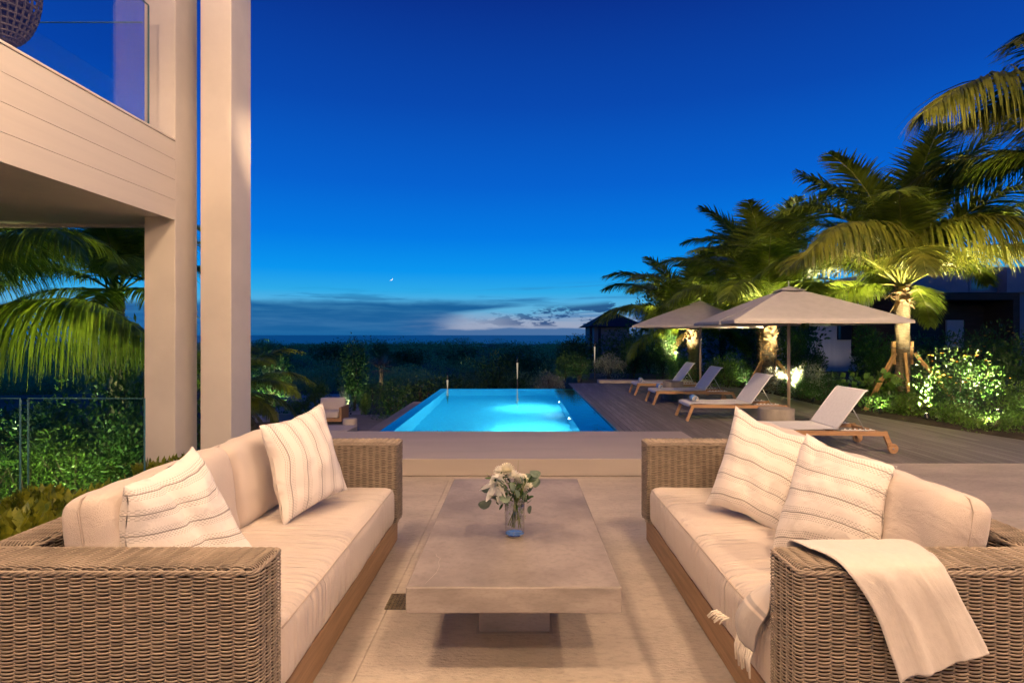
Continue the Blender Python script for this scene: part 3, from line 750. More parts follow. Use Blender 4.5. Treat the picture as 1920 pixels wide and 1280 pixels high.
# ---------------------------------------------------------------- throw pillows, each from its four corners
def throw_pillow(name, cs, thick, m_, label, seed, group='striped throw pillows', n=28, fold=0.0):
    TL, TR, BR, BL = [Vector(c) for c in cs]
    nrm = ((TR-TL).cross(BL-TL)).normalized()
    if nrm.y > 0: nrm = -nrm                                 # faces the viewer's side
    V = []; Fc = []; UV = []
    for side in (1, -1):
        for j in range(n+1):
            for i in range(n+1):
                u = i/n; v = j/n; a = 2*u-1; b_ = 2*v-1
                # edges bow inwards between the corners
                pin = .10+.03*mnoise.noise((seed, a*2, b_*2))
                aa = a*(1-pin*(1-b_*b_)); bb = b_*(1-pin*(1-a*a))
                U, W = (aa+1)/2, (bb+1)/2
                U += .018*mnoise.noise((v*4, seed, 1)); W += .018*mnoise.noise((u*4, seed, 2)); p = TL*(1-U)*(1-W)+TR*U*(1-W)+BR*U*W+BL*(1-U)*W
                h = max(0, (1-a*a))**.48*max(0, (1-b_*b_))**.48
                dent = mnoise.noise((u*3.1+seed, v*3.1, seed))*.35+mnoise.noise((u*8+seed, v*8, seed+4))*.10
                hh = thick*.5*h*(1+.45*dent)+(.006*mnoise.noise((u*9, v*9, seed)))
                if fold: hh += -fold*math.exp(-((u-.30-.35*v)/.07)**2)*h
                V.append(p+nrm*(hh*side+.022*mnoise.noise((u*2.6, v*2.6, seed+9)))); UV.append((u, v))
    N_ = n+1; off = N_*N_
    for j in range(n):
        for i in range(n):
            q = j*N_+i
            Fc.append((q, q+1, q+1+N_, q+N_)); Fc.append((off+q, off+q+N_, off+q+1+N_, off+q+1))
    o = setmesh(name, V, Fc, m_, None, True, uv=UV)
    bm = bmesh.new(); bm.from_mesh(o.data); bmesh.ops.remove_doubles(bm, verts=bm.verts[:], dist=.0012); bmesh.ops.recalc_face_normals(bm, faces=bm.faces[:]); bm.to_mesh(o.data); bm.free()
    return tag(o, label, 'pillow', group)
throw_pillow('throw_pillow', [PY(232, 912, 1.94), PY(356, 836, 2.32), PY(500, 1062, 2.25), PY(232, 1110, 1.93)], .19, M['stripe_h'], 'slumped folded striped pillow behind the near arm of the left sofa', 2.3, fold=.03)
throw_pillow('throw_pillow', [PY(487, 797, 2.93), PY(605, 754, 3.38), PY(650, 918, 3.24), PY(533, 990, 2.86)], .20, M['stripe_v'], 'upright vertically striped pillow at the far end of the left sofa', 5.1)
throw_pillow('throw_pillow', [PY(1380, 760, 3.3), PY(1524, 822, 2.9), PY(1474, 1008, 2.74), PY(1323, 944, 3.10)], .21, M['stripe_h'], 'rear striped pillow on the right sofa, half hidden by its neighbour', 7.7)
throw_pillow('throw_pillow', [PY(1512, 811, 2.62), PY(1681, 873, 2.2), PY(1648, 1078, 2.12), PY(1443, 1038, 2.46)], .22, M['stripe_h'], 'front striped pillow on the right sofa, above the blanket', 9.2)

# ---------------------------------------------------------------- blanket over the right sofa's near arm
rows = [  # (left edge, right edge) from the fringed end on the seat, over the arm, down the front
    (Vector((.800, 1.93, .325)), Vector((.790, 2.03, .330))),
    (Vector((.808, 1.925, .395)), Vector((.795, 2.075, .39))),
    (Vector((.845, 1.925, .465)), Vector((.895, 2.13, .455))),
    (Vector((.86, 1.93, .56)), Vector((1.02, 2.06, .54))),
    (Vector((.90, 1.925, .66)), Vector((1.16, 1.96, .65))),
    (PZ(1480, 1012, .712), PZ(1692, 1011, .712)),
    (PZ(1520, 1026, .722), PZ(1742, 1033, .722)),
    (PZ(1566, 1048, .716), PZ(1765, 1055, .716)),
    (PY(1590, 1072, 1.690), PY(1778, 1076, 1.690)),
    (PY(1622, 1115, 1.678), PY(1797, 1112, 1.678)),
    (PY(1650, 1170, 1.676), PY(1820, 1155, 1.676)),
    (PY(1672, 1232, 1.672), PY(1842, 1196, 1.670)),
    (PY(1688, 1279, 1.668), PY(1856, 1221, 1.666))]
def catmull(P, n):
    out = []
    for i in range(len(P)-1):
        p0, p1, p2, p3 = P[max(i-1, 0)], P[i], P[i+1], P[min(i+2, len(P)-1)]
        for j in range(n):
            t = j/n; out.append(.5*((2*p1)+(p2-p0)*t+(2*p0-5*p1+4*p2-p3)*t*t+(3*p1-p0-3*p2+p3)*t**3))
    out.append(P[-1]); return out
Lr = catmull([r[0] for r in rows], 6); Rr = catmull([r[1] for r in rows], 6); nc = 26
V = []; UV = []; Fc = []
for j, (l, r) in enumerate(zip(Lr, Rr)):
    v = j/(len(Lr)-1)
    tl = (Lr[min(j+1, len(Lr)-1)]-Lr[max(j-1, 0)]).normalized(); nr = (r-l).cross(tl).normalized()
    if nr.y > 0 and v > .45: nr = -nr
    if v <= .45 and nr.x > 0: nr = -nr
    for i in range(nc+1):
        u = i/nc
        hang = max(0, (v-.62)/.38)
        f = .004*math.exp(-((u-.70)/.025)**2)+.0012+.014*hang*math.sin(u*15+2.2*v+1.5*math.sin(u*4))*(.4+.6*u*(1-u)*4)+.004*mnoise.noise((u*5, v*12, 2))*(1 if v > .35 else .5)
        f = max(f, 0) if v > .38 else f
        if v < .33: f += .035*math.sin(math.pi*u)*(1-abs(v-.12)/.21 if v < .33 else 0)
        p = l.lerp(r, u)+nr*f
        if v > .97: p.z += .006*math.sin(u*11)
        V.append(p); UV.append((u, v))
for j in range(len(Lr)-1):
    for i in range(nc): q = j*(nc+1)+i; Fc.append((q, q+1, q+nc+2, q+nc+1))
bl = setmesh('throw_blanket', V, Fc, M['blanket'], None, True, uv=UV)
md = bl.modifiers.new('thick', 'SOLIDIFY'); md.thickness = .004; md.offset = 1
tag(bl, 'pale beige fringed blanket draped over the near arm of the right sofa', 'blanket')
b = MB()
for i in range(9):
    u = i/8; p = Lr[0].lerp(Rr[0], u)+Vector((-.008, 0, .002)); q = rnd.uniform(-.012, .012)
    b.tube([p, p+Vector((-.010, q*.4, -.03)), p+Vector((-.006+rnd.uniform(-.004, .004), q, -.075-rnd.uniform(0, .02)))], [.004, .0045, .0035], 5)
for i in range(6):
    p = Rr[6]+Vector((-.03-.004*i, .012*i-.01, -.015))
    b.tube([p, p+Vector((-.02, .01, -.012)), p+Vector((-.036+rnd.uniform(-.01, .01), .015, -.030))], [.004, .004, .003], 5)
fo = b.build('fringe', M['fringe'], bl, True)

# ---------------------------------------------------------------- coffee table, drain, vase and flowers
t = thing('coffee_table', 'low rectangular concrete coffee table between the sofas', 'table', (-.02, 3.17, 0))
b = MB(); b.box((-.458, 2.306, .272), (.420, 4.046, .380), .006); tp = b.build('tabletop', M['concrete'], t, world=True)
tp.data.materials.append(M['concrete_top'])
for f in tp.data.polygons:
    if f.normal.z > .9: f.material_index = 1
b = MB(); b.box((-.186, 2.68, .004), (.148, 3.68, .2715), .004); b.build('pedestal', M['concrete'], t, world=True)
b = MB(); b.box((-.20, 2.665, .0005), (.162, 3.695, .004), .001); b.build('sealant_line', M['stone_step'], t, world=True)
cr = [(817, 1037), (819, 1042), (826, 1046), (822, 1053), (824, 1061), (818, 1073), (806, 1085), (797, 1093)]
b = MB()
P_ = [PZ(x, y, .3803) for x, y in cr]
for a, c in zip(P_[:-1], P_[1:]): b.bar(a, c, .0013, .0004)
b.build('pale_scratch', M['stone'], t, world=True)
t = thing('floor_drain', 'small square dark bronze drain grate in the floor beside the coffee table', 'drain', (-.60, 2.99, 0))
b = MB(); b.box((-.684, 2.905, .0006), (-.514, 3.075, .002)); b.build('pan', M['dark_metal'], t, world=True)
b = MB()
for i in range(9): b.box((-.684+.0195*i, 2.905, .0025), (-.672+.0195*i, 3.075, .006))
for i in range(9): b.box((-.684, 2.907+.0195*i, .0062), (-.514, 2.913+.0195*i, .0082))
b.build('grate', M['bronze'], t, world=True)

vx, vy, vz = -.019, 2.90, .3805
t = thing('flower_vase', 'clear cylindrical glass vase with a thick blue base on the coffee table', 'vase', (vx, vy, vz))
b = MB(); b.lathe([(.0005, .022), (.044, .022), (.047, .03), (.047, .19), (.050, .19), (.051, .10), (.050, .016), (.049, .0145), (.0005, .0145)], n=40, cap=False); b.build('glass_body', M['vase'], t, True)
b = MB(); b.lathe([(.0005, .014), (.046, .014), (.047, .010), (.045, .003), (.038, .0005), (.0005, .0005)], n=40, cap=False); b.build('blue_base', M['vase_blue'], t, True)
bq = thing('flower_bouquet', 'white dahlia, lily and hydrangea bouquet with eucalyptus standing in the vase', 'flowers', (vx, vy, vz+.03))
def petal(L, W, curl=.3, cup=.2, n=5):
    V = []; Fc = []
    for i in range(n+1):
        s = i/n; w_ = W*math.sin(math.pi*min(1, s*.92+.06))**.8; x_ = L*(s-.25*curl*s**3); z_ = L*curl*s*s*.6
        for c in (-1, 0, 1): V.append(Vector((x_, c*w_/2, z_+abs(c)*cup*w_/2)))
    for i in range(n):
        for c in range(2): q = i*3+c; Fc.append((q, q+1, q+4, q+3))
    return V, Fc
def place(b, VF, loc, rz=0, ry=0, rx=0, s=1):
    mt = Matrix.Translation(loc) @ Matrix.Rotation(rz, 4, 'Z') @ Matrix.Rotation(ry, 4, 'Y') @ Matrix.Rotation(rx, 4, 'X') @ Matrix.Scale(s, 4)
    b.add([mt @ v for v in VF[0]], VF[1])
g = lambda px, py, Y=vy: PY(px, py, Y)
# dahlia: many thin petals in a dome
b = MB(); c0 = g(950, 884, vy-.01)
for i in range(110):
    ph = i*2.39996; el_ = math.asin(1-(i+.5)/110*1.25) if (1-(i+.5)/110*1.25) > -1 else -1
    place(b, petal(.050, .014, .15, .5, 4), c0+Vector((0, 0, 0)), ph, -el_, 0, 1-.1*(i/110))
b.build('dahlia', M['petal_cream'], bq, True, world=True)
b = MB()
for (fx, fy, fs) in ((962, 893, .040), (936, 884, .034), (989, 912, .034), (975, 896, .028)):
    c0 = g(fx, fy, vy-.02)
    for i in range(60):
        e_ = math.asin(max(-1, 1-(i+.5)/60*1.3)); place(b, petal(fs, .012, .2, .5, 3), c0, i*2.39996, -e_)
b.build('small_mum', M['petal_white'], bq, True, world=True)
# lily: six broad recurved petals
for (px_, py_, az_, nm) in ((931, 907, -100, 0), (926, 893, -60, 1)):
    b = MB(); c0 = g(px_, py_, vy-.035)
    for i in range(6):
        mt = Matrix.Translation(c0) @ Matrix.Rotation(math.radians(az_), 4, 'Z') @ Matrix.Rotation(math.radians(25), 4, 'Y') @ Matrix.Rotation(i*math.pi/3+.3, 4, 'X') @ Matrix.Rotation(math.radians(-52-8*(i % 2)), 4, 'Y')
        Vp, Fp = petal(.088 if not nm else .062, .034, -.5, .25, 7); b.add([mt @ v for v in Vp], Fp)
    b.build('lily', M['petal_white'], bq, True, world=True)
# hydrangea-like cluster of tiny florets
b = MB(); c0 = g(978, 905, vy-.005)
for i in range(90):
    d = Vector((rnd.gauss(0, 1), rnd.gauss(0, 1), rnd.gauss(0, 1))).normalized()
    p = c0+Vector((d.x*.034, d.y*.03, d.z*.044))
    for q in range(4):
        place(b, petal(.011, .010, .2, .3, 2), p, q*math.pi/2+i, -.6+d.z*.5, 0)
b.build('hydrangea', M['petal_cream'], bq, True, world=True)
b = MB()
for (px_, py_, r_, yaw, tilt, dy_) in ((910, 944, .029, 200, 55, -.02), (922, 930, .026, 160, 30, -.05), (911, 916, .020, 190, 60, .0), (938, 906, .022, 120, 62, -.07), (946, 934, .024, 20, 25, -.07),
        (935, 940, .020, 100, 30, -.06), (1003, 887, .024, 20, 25, .02), (1000, 897, .026, 330, 62, .01), (1004, 904, .022, 340, 50, .03), (995, 912, .022, 300, 60, .0), (961, 912, .018, 50, 66, -.07),
        (970, 925, .017, 60, 70, -.06), (983, 930, .020, 280, 70, -.05), (978, 900, .017, 80, 70, -.05), (993, 955, .016, 300, 75, -.02), (988, 893, .018, 330, 40, .02), (950, 920, .016, 80, 50, -.06)):
    r_ *= 1.2; V = [Vector((0, 0, 0))]+[Vector((r_*(1+.05*math.cos(3*a))*math.cos(a), r_*1.05*math.sin(a), .15*r_*math.cos(2*a))) for a in [2*math.pi*i/14 for i in range(14)]]
    Fc = [(0, i+1, (i+1) % 14+1) for i in range(14)]
    place(b, (V, Fc), g(px_, py_, vy+dy_), math.radians(yaw), 0, math.radians(tilt))
b.build('eucalyptus_leaves', M['eucalyptus'], bq, True, world=True)
b = MB()
for i in range(130):
    p = g(rnd.uniform(925, 990), rnd.uniform(893, 945), vy+rnd.uniform(-.045, .01))
    place(b, petal(rnd.uniform(.03, .055), .012, .4, .3, 4), p, rnd.uniform(0, 6.28), rnd.uniform(-1.2, 1.2), rnd.uniform(-1, 1))
b.build('dark_leaves', M['leaf_green'], bq, True, world=True)
b = MB()
for i in range(380):
    p = g(rnd.gauss(972, 7.5), rnd.uniform(920, 978), vy+rnd.uniform(-.045, .02))
    if (p.x-vx)**2+(p.y-vy)**2 > .042**2 and p.z < vz+.185: p = Vector((vx+(p.x-vx)*.6, vy+(p.y-vy)*.6, p.z))
    place(b, petal(rnd.uniform(.006, .014), .004, .3, .3, 2), p, rnd.uniform(0, 6.28), rnd.uniform(-1.3, 1.3))
b.build('goldenrod', M['leaf_stem'], bq, True, world=True)
b = MB()
for i in range(11):
    a = rnd.uniform(0, 6.28); r0 = rnd.uniform(.01, .035)
    p0 = Vector((vx+r0*math.cos(a), vy+r0*math.sin(a), vz+rnd.uniform(.04, .06))); p1 = Vector((vx+rnd.uniform(-.02, .02), vy+rnd.uniform(-.03, .02), vz+.19)); p2 = p1+Vector((rnd.uniform(-.05, .05), rnd.uniform(-.04, .03), .09))
    b.tube([p0, p0.lerp(p1, .5), p1, p2], .0022, 6)
b.tube([g(968, 905), g(971, 880), g(972, 862)], [.0015, .001, .0006], 4); b.tube([g(925, 900), g(918, 896), g(912, 885)], [.0015, .001, .0006], 4)
b.build('stems', M['leaf_stem'], bq, True, world=True)
# ---------------------------------------------------------------- deck furniture
def make_lounger(label):
    """local: feet end at x=0, wheels at x=1.67, width 0..0.69 along y"""
    t = thing('sun_lounger', label, 'sun lounger', (0, 0, 0), 0, 'teak sun loungers on the deck')
    for y in (.022, .668):
        b = MB(); b.bar((.085, y, .245), (1.63, y, .228), .036, .050); b.build('side_rail', M['teak_x'], t)
        b = MB(); b.bar((0, y, .002), (.105, y, .262), .038, .046, (1, 0, 0)); b.build('leg', M['teak_x'], t)
        b = MB(); b.bar((1.60, y, .250), (1.675, y, .062), .036, .05, (1, 0, 0)); lg = b.build('leg', M['teak_x'], t)
        b = MB(); s_ = -1 if y < .3 else 1
        b.tube([(1.68, y+s_*.019, .060), (1.68, y+s_*.046, .060)], .058, 24); wh = autosmooth(b.build('wheel', M['teak_x'], t))
        b = MB(); b.tube([(1.68, y+s_*.046, .060), (1.68, y+s_*.052, .060)], .010, 12); b.build('axle_cap', M['steel'], wh)
    for q in (((.06, .04, .235), (.11, .65, .265)), ((1.05, .04, .222), (1.09, .65, .250)), ((1.57, .04, .215), (1.61, .65, .245))):
        b = MB(); b.box(*q, .004); b.build('cross_rail', M['teak_x'], t)
    # seat sling with rolled edge
    pts = [(.045, .235), (.050, .268), (.075, .284), (.12, .288), (.55, .279), (1.07, .288)]
    def sheet(pts, th, y0=.035, y1=.655):
        V = []; Fc = []; n = len(pts)
        for (x_, z_) in pts:
            for y in (y0, y0+.012, (y0+y1)/2, y1-.012, y1): V.append((x_, y, z_-(.006 if abs(y-(y0+y1)/2) < .1 else 0)))
        for i in range(n-1):
            for j in range(4): q = i*5+j; Fc.append((q, q+1, q+6, q+5))
        m_ = len(V); V += [(a, y, z-th) for a, y, z in V]; Fc += [tuple(reversed([q+m_ for q in f])) for f in Fc]
        for i in range(n-1):
            for j in (0, 4): q = i*5+j; Fc.append((q, q+5, q+5+m_, q+m_) if j else (q, q+m_, q+5+m_, q+5))
        for j in range(4):
            Fc.append((j+1, j, j+m_, j+1+m_)); q = (n-1)*5+j; Fc.append((q, q+1, q+1+m_, q+m_))
        return V, Fc
    b = MB(); b.add(*sheet(pts, .006)); b.build('seat_sling', M['sling'], t)
    b = MB(); b.add(*sheet([(1.06, .30), (1.10, .36), (1.25, .565), (1.37, .722), (1.395, .745), (1.425, .742)], .008)); bk = b.build('backrest', M['sling'], t)
    b = MB()
    for y in (.034, .656): b.tube([(1.055, y, .292), (1.25, y, .558), (1.375, y, .722), (1.41, y, .742)], .009, 8)
    b.tube([(1.40, .034, .738), (1.40, .656, .738)], .009, 8)
    b.build('back_frame', M['white_metal'], bk, True)
    b = MB()
    for y in (.07, .62): b.tube([(1.24, y, .545), (1.40, y, .262)], .006, 8)
    b.build('prop_strut', M['steel'], t, True)
    for y in (.075, .615):
        b = MB(); b.box((1.12, y-.008, .258), (1.52, y+.008, .266))
        for i in range(6): b.box((1.16+.06*i, y-.008, .2662), (1.176+.06*i, y+.008, .280))
        b.build('ratchet_rail', M['white_metal'], t)
    return t
L0 = make_lounger('farthest teak sun lounger, partly behind the far drum table')
spots = [(2.70, 13.20, None), (2.71, 11.43, 'second farthest teak sun lounger, its frame fully in view'),
         (2.74, 9.24, 'third teak sun lounger, in front of the large umbrella'), (2.74, 6.745, 'nearest teak sun lounger, its back and wheels showing behind the right sofa')]
for i, (x, y, lb) in enumerate(spots):
    o = L0 if i == 0 else copy_tree(L0)
    o.location = (x, y, .002); o.rotation_euler = (0, 0, (0.0, .012, 0, -.01)[i])
    if lb: o['label'] = lb
# rolled towels
def make_towel(label):
    t = thing('rolled_towel', label, 'towel', (0, 0, 0), 0, 'rolled towels on the loungers')
    def roll(b, y0, y1, r0):
        pts = []; n = 64
        for i in range(n+1):
            a = 2*math.pi*2.6*i/n; r = .012+(r0-.012)*i/n; pts.append((r*math.cos(a), r*math.sin(a)))
        V = []; Fc = []
        for (x, z) in pts: V += [(x, y0, z), (x, y1, z)]
        th = []
        for (x, z) in pts:
            L_ = math.hypot(x, z); th += [(x*(1-.006/L_), y0, z*(1-.006/L_)), (x*(1-.006/L_), y1, z*(1-.006/L_))]
        m_ = len(V); V += th
        for i in range(n):
            q = 2*i; Fc += [(q, q+1, q+3, q+2), (q+m_, q+2+m_, q+3+m_, q+1+m_), (q, q+2, q+2+m_, q+m_), (q+1, q+1+m_, q+3+m_, q+3)]
        b.add(V, Fc)
    b = MB(); roll(b, -.17, -.115, .055); b.build('white_end', M['towel_white'], t, True)
    b = MB(); roll(b, -.1145, .17, .0552); b.build('blue_roll', M['towel_blue'], t, True)
    b = MB(); roll(b, -.02, .0, .0568); roll(b, .06, .08, .0568); b.build('white_stripe', M['towel_white'], t, True)
    return t
T0 = make_towel('small rolled blue towel on the farthest lounger')
for i, (x, y, rz, lb) in enumerate([(2.92, 13.55, .12, None), (2.93, 11.80, .10, 'rolled blue towel with white end on the second farthest lounger'), (2.97, 9.62, .14, 'largest rolled blue towel, on the third lounger near the big umbrella')]):
    o = T0 if i == 0 else copy_tree(T0)
    o.location = (x, y, .337); o.rotation_euler = (0, 0, -rz)
    if lb: o['label'] = lb
# drum tables
def drum(loc, r, h, lb):
    b = MB(); b.lathe([(.001, 0), (r*.97, 0), (r, .012), (r*1.01, h*.5), (r, h-.012), (r*.985, h), (.001, h)], n=48, cap=False)
    o = autosmooth(b.build('drum_table', M['drum'])); o.location = loc
    return tag(o, lb, 'side table', 'round concrete drum tables')
drum((3.585, 7.92, .002), .235, .385, 'near round concrete drum table, in front of the umbrella pole')
drum((3.38, 12.45, .002), .22, .385, 'far round concrete drum table between the two far loungers')
# umbrellas
def make_umbrella(label, s, ze, zt):
    t = thing('parasol', label, 'umbrella', (0, 0, 0), 0, 'square taupe parasols on the deck')
    b = MB(); n = 12; V = []; Fc = []
    hw_ = s/2
    quad = [(-1, -1), (1, -1), (1, 1), (-1, 1)]
    for e in range(4):
        c0 = quad[e]; c1 = quad[(e+1) % 4]; base = len(V)
        for i in range(n+1):
            f = i/n
            for j in range(n+1):
                g_ = j/n; cx = c0[0]+(c1[0]-c0[0])*g_; cy = c0[1]+(c1[1]-c0[1])*g_
                ridge = abs(2*g_-1)                        # 1 on a rib
                z = zt-(zt-ze)*(f**1.12)-.035*math.sin(math.pi*min(1, f))*(1-ridge**2)*1.0-.0*f
                inset = 1-.018*(1-ridge**2)*f
                V.append((cx*hw_*f*inset, cy*hw_*f*inset, z))
        for i in range(n):
            for j in range(n):
                q = base+i*(n+1)+j; Fc.append((q, q+n+1, q+n+2, q+1))
    o = setmesh('canopy', V, Fc, M['canopy'], t, False)
    bm = bmesh.new(); bm.from_mesh(o.data); bmesh.ops.remove_doubles(bm, verts=bm.verts[:], dist=.0005); bmesh.ops.recalc_face_normals(bm, faces=bm.faces[:]); bm.to_mesh(o.data); bm.free()
    autosmooth(o, 9)
    md = o.modifiers.new('cloth', 'SOLIDIFY'); md.thickness = .004
    b = MB()
    for e in range(4):
        a = Vector((quad[e][0]*hw_, quad[e][1]*hw_, ze)); c = Vector((quad[(e+1) % 4][0]*hw_, quad[(e+1) % 4][1]*hw_, ze)); mid = (a+c)/2*.982+Vector((0, 0, 0)); mid.z = ze
        for p, q in ((a, mid), (mid, c)):
            b.bar(p+Vector((0, 0, -.022)), q+Vector((0, 0, -.022)), .004, .045)
    b.build('valance', M['canopy'], o)
    # vent cap
    V = [(0, 0, zt+.035)]; 
    for q in quad: V.append((q[0]*.21, q[1]*.21, zt-.05))
    c_ = setmesh('vent_cap', V, [(0, 1, 2), (0, 2, 3), (0, 3, 4), (0, 4, 1)], M['canopy'], o); c_.modifiers.new('cloth', 'SOLIDIFY').thickness = .004
    b = MB(); b.tube([(0, 0, .03), (0, 0, zt-.02)], .026, 16); b.build('pole', M['pole'], t, True)
    b = MB(); b.lathe([(.008, zt+.02), (.012, zt+.05), (.006, zt+.075), (.014, zt+.09), (.004, zt+.12)], n=12); b.build('finial', M['steel'], t, True)
    b = MB(); b.box((-.24, -.24, 0), (.24, .24, .03), .006); b.build('base_plate', M['dark_metal'], t)
    b = MB(); b.lathe([(.034, zt-.48), (.042, zt-.47), (.042, zt-.42), (.034, zt-.41)], n=14); b.build('hub', M['dark_metal'], t, True)
    for q in quad:
        b = MB(); b.bar((q[0]*.03, q[1]*.03, zt-.05), (q[0]*hw_*.985, q[1]*hw_*.985, ze-.002), .02, .014)
        b.bar((q[0]*.03, q[1]*.03, zt-.44), (q[0]*hw_*.5, q[1]*hw_*.5, ze+(zt-ze)*.44), .014, .012); b.build('rib', M['pole'], t)
    return t
u1 = make_umbrella('large near taupe parasol beside the near drum table', 2.55, 1.615, 2.19); u1.location = (4.56, 9.6, .002); u1.rotation_euler = (0, 0, math.radians(-4))
u2 = copy_tree(u1); u2['label'] = 'smaller looking far taupe parasol behind the left side of the near one'
u2.location = (4.38, 13.7, .002); u2.rotation_euler = (0, 0, math.radians(-30))
b = MB()
for q in range(2):
    b.tube([(-1.27, -.55+.06*q, 1.62), (-1.285, -.55+.06*q, 1.57), (-1.28, -.56+.07*q, 1.49-.03*q)], .006, 5)
b.tube([(-1.28, -.52, 1.63), (-1.0, -.45, 1.74), (-.75, -.33, 1.86)], .007, 5)
b.build('tie_strap', M['canopy'], u1, True)

# torches
def torch(loc, h, hl, lb, glow):
    t = thing('garden_torch', lb, 'torch', loc, 0, 'slim garden torches')
    b = MB(); b.tube([(0, 0, 0), (0, 0, h-hl)], .016, 10); b.build('pole', M['bronze'], t, True)
    b = MB(); b.lathe([(.008, h-hl), (.024, h-.03), (.026, h)], n=16); b.build('shine_cone', M['steel_shine'], t, True)
    b = MB(); b.lathe([(.036, h+.001), (.042, h+.02), (.020, h+.10), (.004, h+.22)], n=16); b.build('cap', M['dark_metal'], t, True)
p = PY(839, 712, 15.4); torch((p.x, p.y, -1.3), p.z+1.3, .24, 'torch rising just beyond the far left corner of the pool', 1)
p = PY(970, 680, 17.0); torch((p.x, p.y, -1.5), p.z+1.5, .48, 'torch beyond the middle of the far pool edge', 1)
p = PY(1115, 650, 19.5); torch((p.x, p.y, -.06), p.z+.06, .55, 'tallest torch, standing beside the silver bush past the deck', 1)

# lower terrace furniture
ac = thing('lounge_armchair', 'low teak armchair with taupe cushions on the lower terrace', 'armchair', (-6.45, 19.6, -1.6))
b = MB(); b.box((-.48, -.42, .08), (.48, .42, .2), .01); b.build('base', M['teak_x'], ac)
b = MB(); b.box((-.36, -.42, .2), (.36, .25, .42), .04); b.build('seat_cushion', M['cushion'], ac, True)
b = MB(); b.box((-.46, .2, .36), (.40, .40, .82), .06); b.build('back_cushion', M['cushion_back'], ac, True)
for x in (-.48, .40): b = MB(); b.box((x, -.42, .2), (x+.085, .42, .56), .01); b.build('arm', M['teak_x'], ac)
b = MB(); b.box((-.5, -.5, 0), (.5, .5, .46), .02); o = b.build('low_table', M['stone_step']); o.location = (-5.05, 15.6, -1.6); tag(o, 'cream cube table beside the drum table on the lower terrace', 'table')
dr = MB(); dr.lathe([(.001, 0), (.21, 0), (.215, .02), (.215, .45), (.20, .47), (.001, .47)], n=32, cap=False)
o = autosmooth(dr.build('drum_table', M['stone_step'])); o.location = (-5.12, 17.3, -1.6); tag(o, 'small cream drum table beside the armchair on the lower terrace', 'side table')
b = MB(); b.box((-1.0, -.4, 0), (1.0, .4, .40), .02); o = thing('daybed', 'dark low daybed at the left of the lower terrace', 'daybed', (-8.4, 17.2, -1.6))
b.build('base', M['teak'], o); b = MB(); b.box((-.98, -.38, .405), (.98, .38, .52), .05); b.build('cushion', M['cushion'], o, True)

# ---------------------------------------------------------------- neighbouring buildings
hb = thing('neighbour_villa', 'dark modern villa with grey panel walls behind the palms', 'house', (15, 26, 0))
D = 26.0
def wbox(b, px0, py0, px1, py1, Y0, Y1, bev=0):
    a = PY(px0, py0, Y0); c = PY(px1, py1, Y0); b.box((a.x, Y0, a.z), (c.x, Y1, c.z), bev)
b = MB(); wbox(b, 1325, 548, 1520, 765, D+1.0, D+6); b.build('rear_wall', M['wall_blue'], hb, world=True)
b = MB(); wbox(b, 1520, 543, 1578, 700, D, D+.3); wbox(b, 1518, 543, 1665, 602, D-.02, D+.28); wbox(b, 1596, 668, 1665, 700, D-.02, D+.28); wbox(b, 1578, 602.5, 1596, 700, D, D+.3); wbox(b, 1640, 602.5, 1665, 667.5, D, D+.28); b.build('panel_wall', M['wall_grey'], hb, world=True)
for r in ((1571, 606, 1597, 637), (1660, 606, 1670, 625), (1349, 632, 1361, 690)):
    b = MB(); wbox(b, *r, D-.08, D-.03); f = b.build('window', M['roof_dark'], hb, world=True)
    b = MB(); wbox(b, r[0]+1.5, r[1]+1.5, r[2]-1.5, r[3]-1.5, D-.10, D-.082); b.build('pane', M['glass_blue'], f, world=True)
b = MB(); wbox(b, 1500, 534, 1680, 542, D-1.2, D+6); wbox(b, 1660, 543, 1700, 700, D+1.0, D+6); b.build('roof_slab', M['roof_dark'], hb, world=True)
b = MB(); wbox(b, 1700, 549, 1760, 760, D-2.5, D+5); wbox(b, 1760, 549, 1912, 562, D-2.5, D+5); wbox(b, 1900, 562, 1912, 760, D-2.5, D+5); wbox(b, 1760, 562, 1900, 760, D-1.0, D+5); b.build('timber_wing', M['wall_brown'], hb, world=True)
b = MB(); wbox(b, 1775, 600, 1807, 652, D-1.1, D-1.02); b.build('door', M['wall_grey'], hb, world=True)
b = MB(); wbox(b, 1704, 500, 1816, 548, D-1.5, D+5); wbox(b, 1888, 500, 2060, 548, D-1.5, D+5); wbox(b, 1912.5, 548, 2080, 700, D-1.2, D+5); b.build('upper_storey', M['wall_blue'], hb, world=True)
b = MB(); wbox(b, 1817, 500, 1887, 548, D-1.0, D+5); f = b.build('window', M['wall_blue'], hb, world=True)
b = MB(); wbox(b, 1822, 503, 1882, 545, D-1.06, D-1.02); b.build('pane', M['glass_blue'], f, world=True)
hut = thing('hip_roofed_pavilion', 'dark hip roofed pavilion behind the leftmost deck palm', 'pavilion', (8, 46, -1))
b = MB(); a = PY(1114, 612, 46); c = PY(1180, 650, 46); b.box((a.x, 46, -4), (c.x, 52, a.z)); b.build('wall', M['wall_blue'], hut, world=True)
b = MB()
for px_ in (1108, 1124): q = PY(px_, 613, 45.2); b.box((q.x-.1, 45.1, -4), (q.x+.1, 45.3, q.z))
b.build('post', M['roof_dark'], hut, world=True)
e0 = PY(1104, 612, 45); e1 = PY(1215, 612, 45); tp_ = PY(1143, 588, 49)
V = [(e0.x, 45, e0.z), (e1.x, 45, e1.z), (e1.x, 53, e1.z), (e0.x, 53, e0.z), (e0.x+1.9, 49, e0.z+1.25), (e1.x-1.9, 49, e0.z+1.25)]
setmesh('roof', V, [(0, 1, 5, 4), (1, 2, 5), (2, 3, 4, 5), (3, 0, 4), (3, 2, 1, 0)], M['roof_dark'], hut, world=True)
